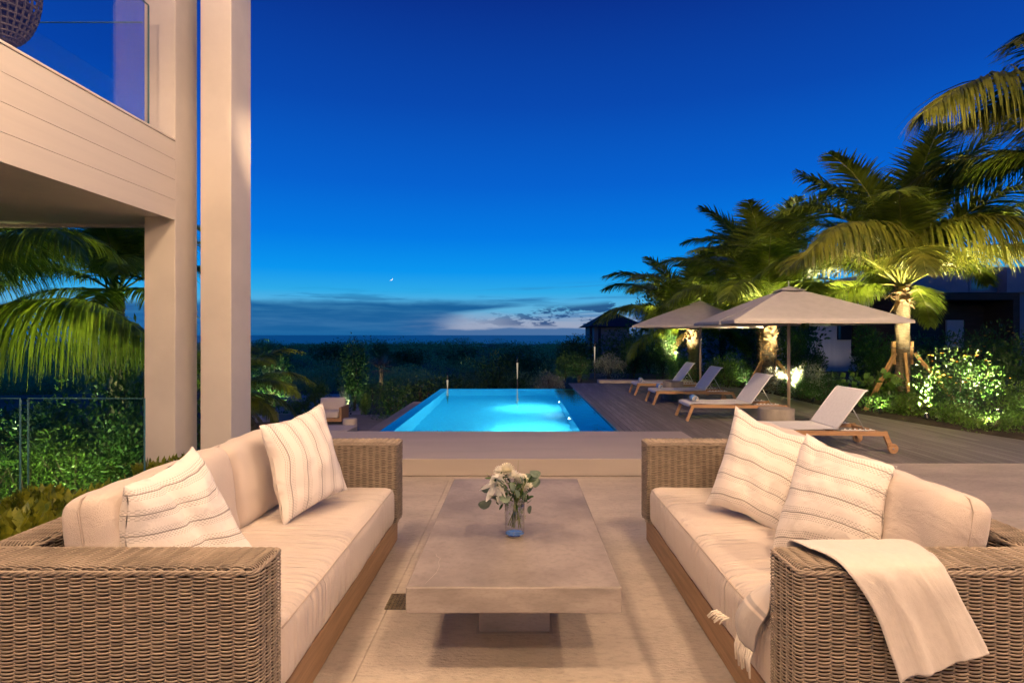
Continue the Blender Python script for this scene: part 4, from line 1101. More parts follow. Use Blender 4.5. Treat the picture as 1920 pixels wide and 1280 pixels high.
hr = thing('gable_roofed_house', 'black roofed house rising behind the middle deck palm', 'house', (13, 34, 0))
a = PY(1325, 470, 34); c = PY(1500, 470, 34); r0 = PY(1390, 440, 38); r1 = PY(1440, 440, 38)
b = MB(); b.box((a.x+.8, 34.6, -1), (c.x-.5, 41, a.z)); b.build('wall', M['wall_blue'], hr, world=True)
V = [(a.x, 34, a.z), (c.x, 34, a.z), (c.x, 42, a.z), (a.x, 42, a.z), (r0.x, 38, r0.z), (r1.x, 38, r0.z)]
setmesh('roof', V, [(0, 1, 5, 4), (1, 2, 5), (2, 3, 4, 5), (3, 0, 4), (3, 2, 1, 0)], M['roof_dark'], hr, world=True)
# ---------------------------------------------------------------- palms
def frond_mesh(name, pts, Lmax, mat_, parent=None, n=84, grav=.9, w_=.030, seed=0, world=False, sweep=.45, flat_side=.9, start=.16):
    """pts: midrib points; leaflets in two rows drooping under gravity"""
    r_ = random.Random(seed); P = catmull([Vector(p) for p in pts], 10); P_ = np.array(P)
    seg = np.linalg.norm(np.diff(P_, axis=0), axis=1); s = np.concatenate([[0], np.cumsum(seg)]); L = s[-1]
    def at(t): return Vector([float(np.interp(t*L, s, P_[:, c])) for c in range(3)])
    V = []; Fc = []
    for i in range(n):
        f = start+(1-start)*(i+.5)/n; p = at(f); t = (at(min(1, f+.02))-at(max(0, f-.02))).normalized()
        side = t.cross(Vector((0, 0, 1)))
        side = side.normalized() if side.length > .05 else Vector((0, 1, 0))
        up = side.cross(t).normalized()
        ll = Lmax*(math.sin(math.pi*min(1, .10+.86*((f-start)/(1-start))**.8)))**.75*r_.uniform(.8, 1.08)
        for sd in (-1, 1):
            d = (side*sd*flat_side+t*(sweep+.5*f)+up*r_.uniform(-.02, .40)).normalized()
            q = p.copy(); w0 = w_*r_.uniform(.8, 1.1); m_ = 4; base = len(V)
            wd = t*.75+up*.35*sd*r_.uniform(-1, 1); wd = (wd-d*wd.dot(d)).normalized()
            g_ = grav*r_.uniform(.6, 1.3)
            for k_ in range(m_+1):
                a = k_/m_; w2 = w0*(1-.9*a**1.6)*(.45 if k_ == 0 else 1)
                V.append(q-wd*w2/2); V.append(q+wd*w2/2)
                d = (d+Vector((0, 0, -1))*g_*(.22+.22*a)).normalized(); q = q+d*ll/m_
            for k_ in range(m_): b0 = base+2*k_; Fc.append((b0, b0+1, b0+3, b0+2))
    o = setmesh(name, V, Fc, mat_, parent, False, world=world)
    b = MB(); b.tube([at(x) for x in (0, .08, .2, .35, .5, .65, .8, .92, 1)], [.032, .022, .016, .013, .011, .009, .007, .005, .002], 6)
    mid = setmesh('midrib', b.v, b.f, M['petiole'], o, True)
    if world:
        V2 = np.array(b.v); p_ = parent; Lc = np.zeros(3)
        while p_ is not None: Lc += np.array(p_.location); p_ = p_.parent
        mid.data.vertices.foreach_set('co', (V2-Lc).ravel()); mid.data.update()
    return o
def arc(L, el0, droop, n=7):
    pts = []; p = Vector((0, 0, 0)); a = math.radians(el0)
    for i in range(n+1):
        pts.append(p.copy()); p = p+Vector((math.cos(a), 0, math.sin(a)))*L/n; a -= math.radians(droop)/n*(.5+1.1*i/n)
    return pts
PF = {}
def proto(kind, mt):
    key = (kind, mt)
    if key not in PF:
        L, el0, dr, ll, gr = {'up': (2.6, 78, 62, .62, .55), 'high': (2.7, 58, 95, .66, .8), 'mid': (2.7, 34, 95, .68, 1.0), 'low': (2.5, 6, 85, .66, 1.2), 'hang': (1.9, -35, 50, .5, 1.2)}[kind]
        o = frond_mesh('frond', arc(L, el0, dr), ll*1.12, M[mt], None, 125, gr*.85, .040, hash(kind) % 7+3 if False else len(PF)+3)
        PF[key] = (o.data, o.children[0].data)
        for c in list(o.children): bpy.data.objects.remove(c)
        bpy.data.objects.remove(o)
    return PF[key]
def frond(parent, kind, mt, z, az, tilt=0, s=1.0, r0=.06, x=0, y=0):
    a, m_ = proto(kind, mt)
    o = bpy.data.objects.new('frond', a); COL.objects.link(o); o.parent = parent
    o.location = (x+r0*math.cos(az), y+r0*math.sin(az), z); o.rotation_euler = (0, tilt, az); o.scale = (s, s, s)
    c = bpy.data.objects.new('midrib', m_); COL.objects.link(c); c.parent = o
    return o
def trunk_mesh(t, h, r0, r1, lean=(0, 0), rings=26, seed=0):
    V = []; Fc = []; n = 18; N_ = rings*4; r_ = random.Random(seed)
    for i in range(N_+1):
        f = i/N_; z = h*f; rr = (r0+(r1-r0)*f)*(1+.05*((i % 4)/4.0))*(1+.35*max(0, 1-f*9)**2)
        for j in range(n):
            a = 2*math.pi*j/n; q = rr*(1+.05*mnoise.noise((math.cos(a)*2, math.sin(a)*2, z*9+seed)))
            V.append((lean[0]*f*f+q*math.cos(a), lean[1]*f*f+q*math.sin(a), z))
    for i in range(N_):
        for j in range(n): j2 = (j+1) % n; Fc.append((i*n+j, i*n+j2, (i+1)*n+j2, (i+1)*n+j))
    return setmesh('trunk', V, Fc, M['bark'], t, False)
def boots(t, z0, z1, r, n, seed, lean=(0, 0), spiky=1.0, size=1.0):
    r_ = random.Random(seed); b = MB()
    for i in range(n):
        a = i*2.399; f = i/n; z = z0+(z1-z0)*f
        L = r_.uniform(.14, .30)*size; out = r_.uniform(.2, 1.0)*spiky; w_ = r_.uniform(.05, .10)*size
        d = Vector((math.cos(a)*out, math.sin(a)*out, r_.uniform(.1, 1.0) if r_.random() < .7 else -.8)).normalized()
        p = Vector((lean[0]+math.cos(a)*r*.9, lean[1]+math.sin(a)*r*.9, z)); sd = Vector((-math.sin(a), math.cos(a), 0))
        base = len(b.v); V = []
        for k_ in range(5):
            g_ = k_/4; ww = w_*(1-g_*.9)
            V += [p-sd*ww+Vector((0, 0, 0)), p+sd*ww, p+d*.014*(1-g_)]
            tw = r_.uniform(-.6, .6); d = (d+Vector((math.cos(a)*.1, math.sin(a)*.1, -.25*r_.random()))+sd*tw*.4).normalized(); p = p+d*L/4
        Fc = []
        for k_ in range(4):
            q = k_*3
            for (u_, v_) in ((0, 1), (1, 2), (2, 0)): Fc.append((q+u_, q+v_, q+3+v_, q+3+u_))
        b.add(V, Fc)
    return b.build('leaf_boots', M['boot'], t)
def palm(label, loc, h, r0, r1, fr, group='coconut palms', lean=(0, 0), seed=0, boot=None, name='coconut_palm'):
    t = thing(name, label, 'palm tree', loc, 0, group)
    trunk_mesh(t, h, r0, r1, lean, seed=seed)
    if boot: boots(t, h-boot[0], h+.05, r1*1.0, boot[1], seed, lean, boot[2], boot[3])
    r_ = random.Random(seed)
    for (kind, mt, azd, s) in fr:
        frond(t, kind, mt, h+.02, math.radians(azd+r_.uniform(-6, 6)), r_.uniform(-.06, .06), s*r_.uniform(.94, 1.06), .05, lean[0], lean[1])
    return t
rr = rnd
# palm beside the near umbrella
c1 = PY(1699, 537, 10.7)
p1 = palm('tallest deck palm with braced trunk right of the large parasol', (7.22, 10.7, -.02), c1.z+.02, .125, .115,
     [('up', 'frond', a, 1.15) for a in (20, 80, 140, 200, 255, 310)]+[('high', 'frond', a, 1.15) for a in (0, 45, 95, 150, 190, 235, 290, 335)]+
     [('mid', 'frond_warm_lit', a, 1.02) for a in (200, 240, 285, 330)]+[('mid', 'frond', a, 1.05) for a in (20, 70, 120, 165)]+[('low', 'frond', a, .8) for a in (40, 100, 185)], seed=1, boot=(.34, 46, 1.2, .95))
# middle palm
c2 = PY(1440, 585, 14.2)
p2 = palm('stout middle palm with shaggy trunk left of the near umbrella pole', (6.23, 14.2, -.02), c2.z+.02, .15, .20,
     [('up', 'frond', a, 1.22) for a in (40, 110, 170, 230, 300)]+[('high', 'frond', a, 1.2) for a in (0, 60, 120, 165, 205, 250, 300, 340)]+
     [('mid', 'frond', a, 1.1) for a in (25, 90, 150, 195, 225, 270, 330)]+[('up', 'frond', a, 1.1) for a in (75, 140, 265)], seed=2, boot=(1.15, 110, .45, .8))
c3 = PY(1303, 618, 18.6)
p3 = palm('leftmost deck palm with drooping fronds behind the far parasol', (5.77, 18.6, -.1), c3.z+.1, .20, .19,
     [('up', 'frond', a, 1.15) for a in (70, 150, 200, 270)]+[('high', 'frond', a, 1.3) for a in (10, 60, 120, 160, 190, 220, 260, 310)]+
     [('mid', 'frond', a, 1.25) for a in (40, 110, 170, 196, 235, 280, 330)]+[('low', 'frond', a, 1.05) for a in (190, 20)]+[('hang', 'frond_dry', a, .7) for a in (195,)], seed=3, boot=(.5, 36, .8, .8), lean=(-.12, 0))
# dark palm and trees behind
palm('dark palm behind the middle palm, only its upper fronds showing', (8.3, 19.5, -.1), 3.3, .14, .12,
     [('up', 'frond', a, 1.1) for a in (0, 60, 120, 180, 240, 300)]+[('high', 'frond', a, 1.2) for a in (30, 90, 150, 200, 260, 320)], seed=4)
# palm beyond the right edge whose fronds reach in
c4 = PY(2090, 330, 8.2)
p4 = palm('palm at the right edge, only its reaching warm lit fronds in view', (c4.x, 8.2, .03), c4.z, .14, .12, [('mid', 'frond_warm_lit', a, 1.0) for a in (140, 100)], seed=5)
frond_mesh('frond', [PY(2080, 330, 8.2), PY(2010, 215, 8.0), PY(1925, 150, 7.8), PY(1830, 150, 7.6), PY(1730, 212, 7.4)], 1.35, M['frond_warm_lit'], p4, 200, 1.5, .042, 21, True)
frond_mesh('frond', [PY(2080, 340, 8.2), PY(2030, 120, 8.0), PY(1970, 50, 7.8), PY(1900, 80, 7.6)], .95, M['frond_warm_lit'], p4, 150, 1.0, .042, 22, True)
frond_mesh('frond', [PY(2080, 335, 8.2), PY(2040, 240, 8.1), PY(1980, 190, 8.0), PY(1890, 185, 8.0), PY(1800, 235, 8.0)], 1.1, M['frond_warm_lit'], p4, 170, 1.4, .042, 27, True)
frond_mesh('frond', [PY(2080, 345, 8.2), PY(2000, 290, 8.6), PY(1900, 290, 9.0), PY(1800, 330, 9.4)], 1.0, M['frond'], p4, 140, 1.0, .040, 24, True)
f_ = frond_mesh('frond', [c1+Vector((0, 0, .05)), PY(1712, 455, 10.2), PY(1800, 408, 9.6), PY(1920, 408, 9.0), PY(2040, 450, 8.6)], 1.25, M['frond_warm_lit'], p1, 210, 2.2, .044, 23, True)
frond_mesh('frond', [c1+Vector((0, 0, .05)), PY(1690, 460, 10.0), PY(1630, 418, 9.6), PY(1570, 425, 9.2), PY(1508, 480, 8.9)], 1.1, M['frond_warm_lit'], p1, 180, 2.0, .044, 25, True)
frond_mesh('frond', [c1+Vector((0, 0, .05)), PY(1660, 440, 10.9), PY(1600, 375, 11.0), PY(1550, 350, 11.1), PY(1495, 320, 11.2)], .8, M['frond'], p1, 130, .9, .040, 26, True)

# stake braces round the two nearer trunks
def braces(label, cx, cy, h0, h1, R, legs, s=.06):
    t = thing('trunk_brace', label, 'tree stakes', (cx, cy, 0), 0, 'timber braces round the palm trunks')
    for a in (180, 0, 95):
        a = math.radians(a); x = .165*math.cos(a); y = .165*math.sin(a)
        b = MB(); b.box((x-s*.5, y-s*.42, h0), (x+s*.5, y+s*.42, h1), .003); b.build('batten', M['lumber'], t)
    for (a, rr_) in legs:
        a = math.radians(a); c, s_ = math.cos(a), math.sin(a)
        b = MB(); b.bar((.19*c, .19*s_, (h0+h1)/2), (rr_*c, rr_*s_, .03), s*.75, s*1.1); b.build('stake', M['lumber'], t)
    for z in (h0+.09*h1, h1-.09*h1):
        b = MB(); pts = [(.2*math.cos(i*math.pi/8), .175*math.sin(i*math.pi/8), z) for i in range(17)]; b.tube(pts, .006, 5, cap=False); b.build('strap', M['dark_metal'], t, True)
braces('timber stakes propping the palm right of the large parasol', 7.22, 10.7, .85, 1.28, 1.0, ((200, .95), (-38, .92), (248, .55), (80, .9)))
braces('timber stakes propping the stout middle palm', 6.23, 14.2, .55, 1.0, .8, ((205, .75), (-20, .75), (95, .8)), .075)
p5s = MB()

# left side palms
p5 = palm('large left palm with long uplit fronds beyond the glass balustrade', (-9.6, 8.6, -1.0), 3.4, .17, .14,
     [('up', 'frond', a, 1.2) for a in (0, 60, 140, 290)]+[('high', 'frond', a, 1.25) for a in (-60, -25, 10, 45, 90)]+[('mid', 'frond', a, 1.2) for a in (-70, -40, 20, 60)], seed=6)
frond_mesh('frond', [PY(-200, 640, 8.4), PY(-20, 578, 8.2), PY(60, 562, 8.1), PY(140, 560, 8.0), PY(210, 582, 8.0), PY(300, 650, 8.0)], 1.55, M['frond'], p5, 260, 3.0, .042, 31, True, sweep=.08)
frond_mesh('frond', [PY(-200, 520, 8.0), PY(-60, 470, 7.8), PY(40, 440, 7.7), PY(110, 432, 7.6), PY(150, 470, 7.6)], 1.1, M['frond'], p5, 160, 1.9, .036, 32, True, sweep=.1)
frond_mesh('frond', [PY(-100, 560, 8.6), PY(0, 480, 8.8), PY(60, 440, 8.9), PY(120, 410, 9.0)], 1.1, M['frond'], p5, 160, 1.9, .036, 34, True)
p6 = palm('dark palm between the long left fronds and the cream column', (-8.6, 12.2, -1.6), 3.9, .16, .13,
     [('up', 'frond', a, .95) for a in (0, 70, 140, 210, 280)]+[('high', 'frond', a, 1.0) for a in (-60, -20, 20, 100, 160, 200, 240)]+[('mid', 'frond', a, 1.0) for a in (-40, 0, 180, 220, 270, 310)]+[('low', 'frond', a, 1.0) for a in (240, 290, 330)], seed=7)
p7 = palm('low palm with dry skirt peeking out right of the free standing column', (-6.5, 12.6, -1.7), 1.75, .17, .15,
     [('high', 'frond', a, .78) for a in (-30, 30, 90, 160, 230, 280)]+[('mid', 'frond', a, .72) for a in (-10, 40, 180, 250, 300)]+[('low', 'frond_warm_lit', a, .7) for a in (-25, 30, 290)]+[('hang', 'frond_dry', a, .62) for a in (-20, 20, 320)], seed=8, boot=(.6, 40, .6, .8))
# fan palm out in the scrub
fp = thing('fan_palm', 'small grey fan palm in the scrub left of the pool', 'palm tree', (-7.1, 29.5, ground_z(-7.1, 29.5)))
hz = PY(712, 690, 29.5).z-fp.location.z
trunk_mesh(fp, hz, .12, .10, seed=9)
r_ = random.Random(12); b = MB()
for i in range(20):
    az_ = r_.uniform(0, 6.28); el_ = r_.uniform(-.5, 1.3); L_ = r_.uniform(.75, 1.05)
    cdir = Vector((math.cos(az_)*math.cos(el_), math.sin(az_)*math.cos(el_), math.sin(el_))); sd = cdir.cross(Vector((0, 0, 1))).normalized()
    for k_ in range(11):
        a = (k_-5)*.17; d = (cdir*math.cos(a)+sd*math.sin(a)).normalized(); wv = d.cross(cdir.cross(sd)).normalized()*.018
        o_ = Vector((0, 0, hz)); b.add([o_+d*.25-wv, o_+d*.25+wv, o_+d*L_], [(0, 1, 2)])
b.build('fans', leaf('leaf_fan', (.10, .09, .06), (.15, .13, .09)), fp)

# ---------------------------------------------------------------- shrubs
def leaf_cloud(n, R, Hh, ls, seed, aspect=.45, clump=9, up=.4, top=1.0, stemz=.0, spread=.30):
    """n leaf-sized faces gathered in clumps inside an uneven crown; returns verts, quads"""
    r_ = np.random.RandomState(seed)
    C = []
    while len(C) < clump:
        q = r_.uniform(-1, 1, 3)
        if q[0]**2+q[1]**2+q[2]**2 < 1: C.append(q*np.array((R*.72, R*.72, Hh*.42))+np.array((0, 0, Hh*.52)))
    C = np.array(C); sz = r_.uniform(.6, 1.25, clump)
    idx = r_.randint(0, clump, n)
    d = r_.normal(size=(n, 3)); d /= np.linalg.norm(d, axis=1)[:, None]
    rad = (r_.uniform(.25, 1, n)**.45)[:, None]
    P = C[idx]+d*rad*np.array((R*spread*1.6, R*spread*1.6, Hh*spread*1.15))*sz[idx][:, None]
    P[:, 2] = np.clip(P[:, 2], .02, None)
    ax = d*.8+r_.normal(size=(n, 3))*.45+np.array((0, 0, up)); ax /= np.linalg.norm(ax, axis=1)[:, None]
    s_ = np.cross(ax, r_.normal(size=(n, 3))); s_ /= np.linalg.norm(s_, axis=1)[:, None]
    L = ls*r_.uniform(.6, 1.3, n)[:, None]; W = L*aspect
    nn = np.cross(ax, s_)*.12
    V = np.stack([P, P+ax*L*.45+s_*W*.5+nn*L, P+ax*L, P+ax*L*.45-s_*W*.5+nn*L], 1).reshape(-1, 3)
    F_ = np.arange(n*4).reshape(-1, 4)
    return V, F_
SP = {}
def shrub_proto(kind):
    if kind in SP: return SP[kind]
    kw = dict(
        round=dict(n=2600, R=.6, Hh=.9, ls=.055, mt='leaf_green', clump=14), lime=dict(n=2600, R=.6, Hh=.8, ls=.06, mt='leaf_lime', clump=12),
        silver=dict(n=3200, R=.65, Hh=.75, ls=.05, mt='leaf_silver', clump=16, up=.9), upright=dict(n=3000, R=.5, Hh=1.7, ls=.075, mt='leaf_green', clump=18, up=1.0),
        dark=dict(n=2200, R=.8, Hh=1.4, ls=.085, mt='leaf_dark', clump=14), croton=dict(n=1300, R=.42, Hh=.42, ls=.085, mt='leaf_croton', clump=9, up=.8, aspect=.5),
        feather=dict(n=3800, R=.75, Hh=1.0, ls=.065, mt='leaf_lime', clump=16, aspect=.3), flower=dict(n=4200, R=.95, Hh=1.15, ls=.065, mt='leaf_green', clump=20, aspect=.35),
        broad=dict(n=160, R=.5, Hh=.75, ls=.17, mt='leaf_lime', clump=9, aspect=.85, up=.2), ground=dict(n=1300, R=.6, Hh=.26, ls=.05, mt='leaf_lime', clump=10),
        tree=dict(n=4200, R=1.3, Hh=3.0, ls=.13, mt='leaf_dark', clump=22))[kind]
    mt = kw.pop('mt'); out = []
    for sd in range(3):
        V, F_ = leaf_cloud(seed=hash_(kind)+sd, **kw)
        o = setmesh('foliage', V, F_, M[mt]); me = o.data; bpy.data.objects.remove(o)
        b = MB(); r_ = random.Random(sd+5)
        for i in range(7):
            a = r_.uniform(0, 6.28); q = r_.uniform(.2, .6)*kw['R']; b.tube([(0, 0, -.1), (q*.4*math.cos(a), q*.4*math.sin(a), kw['Hh']*.35), (q*math.cos(a), q*math.sin(a), kw['Hh']*.8)], [.014, .010, .004], 5)
        o = b.build('stems', M['stem']); m2 = o.data; bpy.data.objects.remove(o)
        m3 = None
        if kind == 'flower':
            b = MB()
            for i in range(26):
                a = r_.uniform(0, 6.28); q = r_.uniform(.2, 1.0)*.9; c_ = Vector((q*math.cos(a), q*math.sin(a), 1.15*(1.05-.45*q*q)+r_.uniform(-.25, .08)))
                for p_ in range(6): place(b, petal(.035, .025, .3, .3, 2), c_, p_*1.05, -.3+r_.uniform(-.3, .3))
            o = b.build('blossoms', M['flower_orange']); m3 = o.data; bpy.data.objects.remove(o)
        out.append((me, m2, m3))
    SP[kind] = out; return out
def hash_(s_): return sum(ord(c)*(i+3) for i, c in enumerate(s_)) % 1000
cnt_ = [0]
def shrub(kind, label, x, y, z, s=1.0, sz=None, group='garden shrubs', name='shrub'):
    cnt_[0] += 1; me, m2, m3 = shrub_proto(kind)[cnt_[0] % 3]
    t = thing(name, label, 'tree' if kind == 'tree' else 'shrub', (x, y, z), cnt_[0]*2.1 % 6.28, group)
    t.scale = (s, s, sz or s)
    for nm, d in (('foliage', me), ('stems', m2), ('blossoms', m3)):
        if d is not None:
            o = bpy.data.objects.new(nm, d); COL.objects.link(o); o.parent = t
    return t
def at_px(px, py, z): p = PZ(px, py, z); return p.x, p.y
G = 'shrubs along the deck border'
def border(kind, label, px, Y, s, sz=None, z=-.02): shrub(kind, label, (px-VX)/F*Y, Y, z, s, sz, G)
border('silver', 'silvery leaved bush beside the tallest torch', 1142, 18.2, .95)
border('silver', 'low silvery bush between the two far torches', 1030, 17.6, .75, .7, -.35)
border('round', 'green bush left of the tallest torch', 1085, 18.6, 1.0, .85, -.1)
border('round', 'small green bush at the far pool corner, left of the silvery bush', 968, 18.4, .9, .6, -.5)
border('lime', 'lime green bush behind the far right pool corner', 1060, 19.5, .8, .9, -.1)
border('upright', 'upright green bush just right of the big silvery bush', 1188, 19.0, 1.0, .62)
border('upright', 'leafy green bush behind the farthest lounger', 1243, 18.0, .9, .95)
border('lime', 'brightly uplit lime bush right behind the farthest lounger backrest', 1272, 16.9, .72, .9)
border('lime', 'uplit leafy bush between the far parasol pole and the third lounger', 1362, 15.4, 1.0, 1.05)
border('round', 'green bush left of the stout middle palm', 1392, 15.2, .8, .7)
border('round', 'round green bush at the foot of the far parasol', 1325, 16.4, .8, .7)
border('silver', 'silvery bush right of the stout middle palm', 1468, 13.4, .75, .8)
border('silver', 'silvery bush right of the near parasol pole', 1520, 12.6, .80, .9)
border('round', 'dense green bush left of the nearest lounger back', 1548, 12.0, .85, .65)
border('round', 'green border bush under the near parasol pole', 1500, 12.4, .8, .55)
border('upright', 'tall dark green bush behind the near parasol pole', 1490, 15.5, .8, .95)
border('upright', 'tall bushy shrub in front of the grey panel wall', 1520, 16.0, .8, .62)
border('upright', 'tall loose shrub at the right of the grey panel wall', 1625, 14.6, .75, .95)
border('upright', 'tall shrub half hidden by the near palm trunk', 1655, 13.5, 1.0, .8)
border('broad', 'broad leaved plant left of the braced palm trunk', 1632, 10.7, .95, .95)
border('ground', 'low lime ground plant at the foot of the braced palm', 1660, 10.2, 1.0, 1.2)
border('ground', 'low bright plant right of the braced palm foot', 1712, 9.7, 1.0, 1.2)
border('feather', 'white lit feathery bush right of the braced palm', 1745, 10.9, .85, .85)
border('flower', 'large flowering bush with orange blossoms right of the braced palm', 1800, 9.7, .98, .92)
border('flower', 'second flowering bush in the shade behind the orange blossoms', 1880, 12.3, 1.1, 1.25)
border('feather', 'lime uplit feathery bush at the right edge of the deck', 1925, 8.6, .62, .62)
border('round', 'dark green bush behind the far right border', 1950, 11.0, 1.3, 1.3)
border('ground', 'low green plant along the deck before the orange blossoms', 1800, 8.85, .9, 1.1)
border('ground', 'low plant at the deck edge between the two brightest bushes', 1858, 8.3, .8, 1.0)
border('dark', 'dark bush behind the farthest lounger beneath the leftmost palm', 1215, 21.5, 1.3, 1.2)
border('dark', 'dark bush before the blue rear wall', 1420, 19.5, 1.0, 1.1)
border('dark', 'dark wide bush before the timber wing', 1760, 15.5, 1.2, 1.1)
G = 'shrubs below the pool'
def lower(kind, label, px, Y, s, sz=None): x = (px-VX)/F*Y; shrub(kind, label, x, Y, ground_z(x, Y), s, sz, G)
lower('upright', 'large rounded bush right of the free standing column', 512, 23.0, 2.0, 1.45)
lower('upright', 'tall upright bush behind the lower terrace drum table', 665, 24.0, 1.35, 1.62)
lower('lime', 'lime bush left of the lower terrace armchair', 592, 22.4, 1.0, 1.5)
lower('lime', 'low lime bush between pillow and armchair', 560, 21.8, .9, 1.0)
lower('lime', 'small lime bush right of the drum table on the lower terrace', 684, 21.8, .55, 1.0)
lower('silver', 'thin pale shrub behind the armchair', 643, 22.6, .35, 1.3)
lower('round', 'green bush beside the overflow ledge', 740, 20.5, 1.5, 1.4)
lower('round', 'small bush by the near end of the overflow ledge', 705, 13.5, .5, .35)
lower('dark', 'dark bush behind the pool left edge', 790, 22.5, 1.7, 1.1)
lower('dark', 'dark bush below the far pool corner', 868, 24.5, 1.6, 1.15)
lower('dark', 'dark bush in the middle beyond the pool', 925, 27.0, 1.7, 1.5)
lower('dark', 'brown dark bush around the fan palm foot', 700, 27.0, 1.3, .8)
G = 'plants by the glass balustrade'
for i, (px, py, s, sz, lab) in enumerate([(28, 1000, 1.0, 1.0, 'yellow croton at the far left behind the sofa back'), (130, 955, .9, 1.0, 'yellow green croton left of the near back cushion'), (215, 915, .9, 1.0, 'croton between cushion and glass balustrade'),
        (292, 885, .7, .9, 'small croton at the foot of the corner column'), (80, 930, .8, .8, 'shaded croton against the balustrade kerb'), (338, 858, .55, .7, 'croton sprig between the two columns')]):
    Y = (3.05, 3.6, 4.3, 5.55, 4.7, 6.0)[i]; x = (px-VX)/F*Y; z_ = 1.4+(VY-py)/F*Y
    shrub('croton', lab, x, Y, z_-.42*sz, s, sz, G)
for i, (px, Y, s, sz, kd, lab, z_) in enumerate([(45, 7.0, .8, .75, 'feather', 'brightest lime shrub low behind the glass', -.75), (140, 7.2, .9, .85, 'feather', 'big lime shrub filling the middle of the glass pane', -.75), (215, 7.4, .8, .62, 'upright', 'darker green shrub behind the right of the glass pane', -.8),
        (-30, 6.8, 1.0, .85, 'round', 'green shrub at the far left behind the glass', -.8), (90, 9.4, 1.3, .8, 'dark', 'dark shrub under the long left fronds', -1.0), (250, 9.6, 1.2, .8, 'dark', 'dark shrub behind the corner column', -1.2), (400, 9.5, 1.2, 1.2, 'upright', 'leafy shrub in the slit between the two columns', -1.7), (228, 10.6, 1.1, 1.9, 'dark', 'tall dark shrub hiding the trunk left of the corner column', -1.6), (-20, 11.5, 1.8, 1.2, 'dark', 'wide dark shrub at the left below the palms', -1.7), (180, 12.5, 1.8, 1.3, 'dark', 'dark shrub mass left of the columns', -1.75)]):
    shrub(kd, lab, (px-VX)/F*Y, Y, z_, s, sz, G)
G = 'dark trees behind the border'
for i, (px, Y, s, sz, lab) in enumerate([(1175, 30, 1.5, .9, 'dark tree below the pavilion roof'), (1260, 24, 1.4, 1.25, 'dark tree behind the leftmost deck palm'), (1400, 23, 1.5, 1.75, 'tall dark tree behind the middle palm'), (1480, 22.5, 1.4, 1.6, 'dark tree between the middle palm and the braced palm'),
(1085, 34, 1.4, .95, 'dark tree left of the pavilion'), (975, 62, 2.2, 1.55, 'big round tree standing above the scrub before the sea'), (1010, 66, 2.0, 1.3, 'second round tree above the scrub, just right of the tallest one'), (1160, 52, 2.2, 1.5, 'dark tree right beneath the pavilion'), (505, 120, 4.5, 1.9, 'low tree hump on the skyline right beside the column'), (630, 130, 4.8, 1.9, 'low tree hump on the skyline under the end of the cloud bank'), (712, 100, 1.9, 1.75, 'small spiky tree on the skyline below the moon'), (770, 118, 4.0, 1.7, 'low rounded tree on the skyline left of the pool'), (865, 112, 4.0, 1.6, 'low rounded tree on the skyline over the far left pool corner'), (1075, 80, 3.0, 1.6, 'dark tree on the skyline left of the pavilion roof')]):
    x = (px-VX)/F*Y; shrub('tree', lab, x, Y, ground_z(x, Y), s, sz, G, 'broadleaf_tree')

# ---------------------------------------------------------------- the scrub down to the sea: one uncountable mass
rs = np.random.RandomState(42); VV = []; nb = 0
for band, (y0, y1, nn, leaves, ls, Rm, hh) in enumerate(((36, 60, 260, 520, .15, 2.2, 2.0), (60, 110, 420, 260, .26, 3.4, 2.5), (110, 220, 620, 220, .40, 7.0, 3.0), (220, 420, 650, 240, .7, 13.0, 4.2))):
    for i in range(nn):
        y = y0+(y1-y0)*rs.rand()**.8; x = y*rs.uniform(-1.0, .75)
        if band == 0 and y < 40 and -15 < x < -6: continue
        z = ground_z(x, y); R = Rm*rs.uniform(.6, 1.3); h_ = hh*rs.uniform(.5, 1.15)*(.75+1.3*mnoise.noise((x*.9/Rm*.2, y*.9/Rm*.2, 5.0)))
        V, _f = leaf_cloud(leaves, R, h_, ls, rs.randint(1e6), .55, 7, .3)
        VV.append(V+np.array((x, y, z)))
VV = np.concatenate(VV); FF = np.arange(len(VV)).reshape(-1, 4)
o = setmesh('scrubland', VV, FF, M['leaf_scrub']); tag(o, 'dark tangled coastal scrub stretching to the sea', 'scrub', kind='stuff')

# ---------------------------------------------------------------- garden uplights: fixtures with lamps, a few added to lift dark spots
def uplight(x, y, z, tgt, power, lab, col=(1, .80, .50), ang=70):
    z = max(z, ground_z(x, y)+.04)
    t = thing('garden_spotlight', lab, 'spotlight', (x, y, z), 0, 'small garden spotlights')
    d = (Vector(tgt)-Vector((x, y, z+.06))).normalized()
    b = MB(); b.tube([(0, 0, -.08), (0, 0, .05)], .008, 8); b.build('spike', M['dark_metal'], t)
    b = MB(); c_ = Vector((0, 0, .06)); b.tube([c_-d*.05, c_+d*.03], [.03, .036], 14); b.build('head', M['dark_metal'], t)
    b = MB(); b.tube([c_+d*.0305, c_+d*.033], .030, 14); b.build('lens', M['lens'], t)
    lamp('spotlight_lamp', 'SPOT', tuple(Vector((x, y, z+.06))+d*.05), power*(12 if power > 160 else 5 if power > 60 else 1.9), col, tgt, .03, ang, .6)
uplight(6.6, 9.2, .04, (7.0, 10.6, 3.6), 220, 'spotlight at the foot of the braced palm')
uplight(8.1, 9.6, .05, (7.5, 10.6, 3.6), 170, 'spotlight among the white lit feathery bush', ang=80)
uplight(7.6, 13.0, .04, (6.5, 14.0, 3.4), 200, 'spotlight right of the stout middle palm', ang=80)
uplight(6.15, 12.6, .04, (6.2, 14.2, 2.6), 260, 'spotlight before the stout middle palm')
uplight(5.1, 17.25, .02, (5.2, 18.6, 3.0), 240, 'spotlight under the leftmost deck palm')
uplight(4.75, 16.4+.75, .0, (4.8, 17.3, 1.0), 14, 'spotlight under the bright lime bush', (.95, 1, .55), 100)
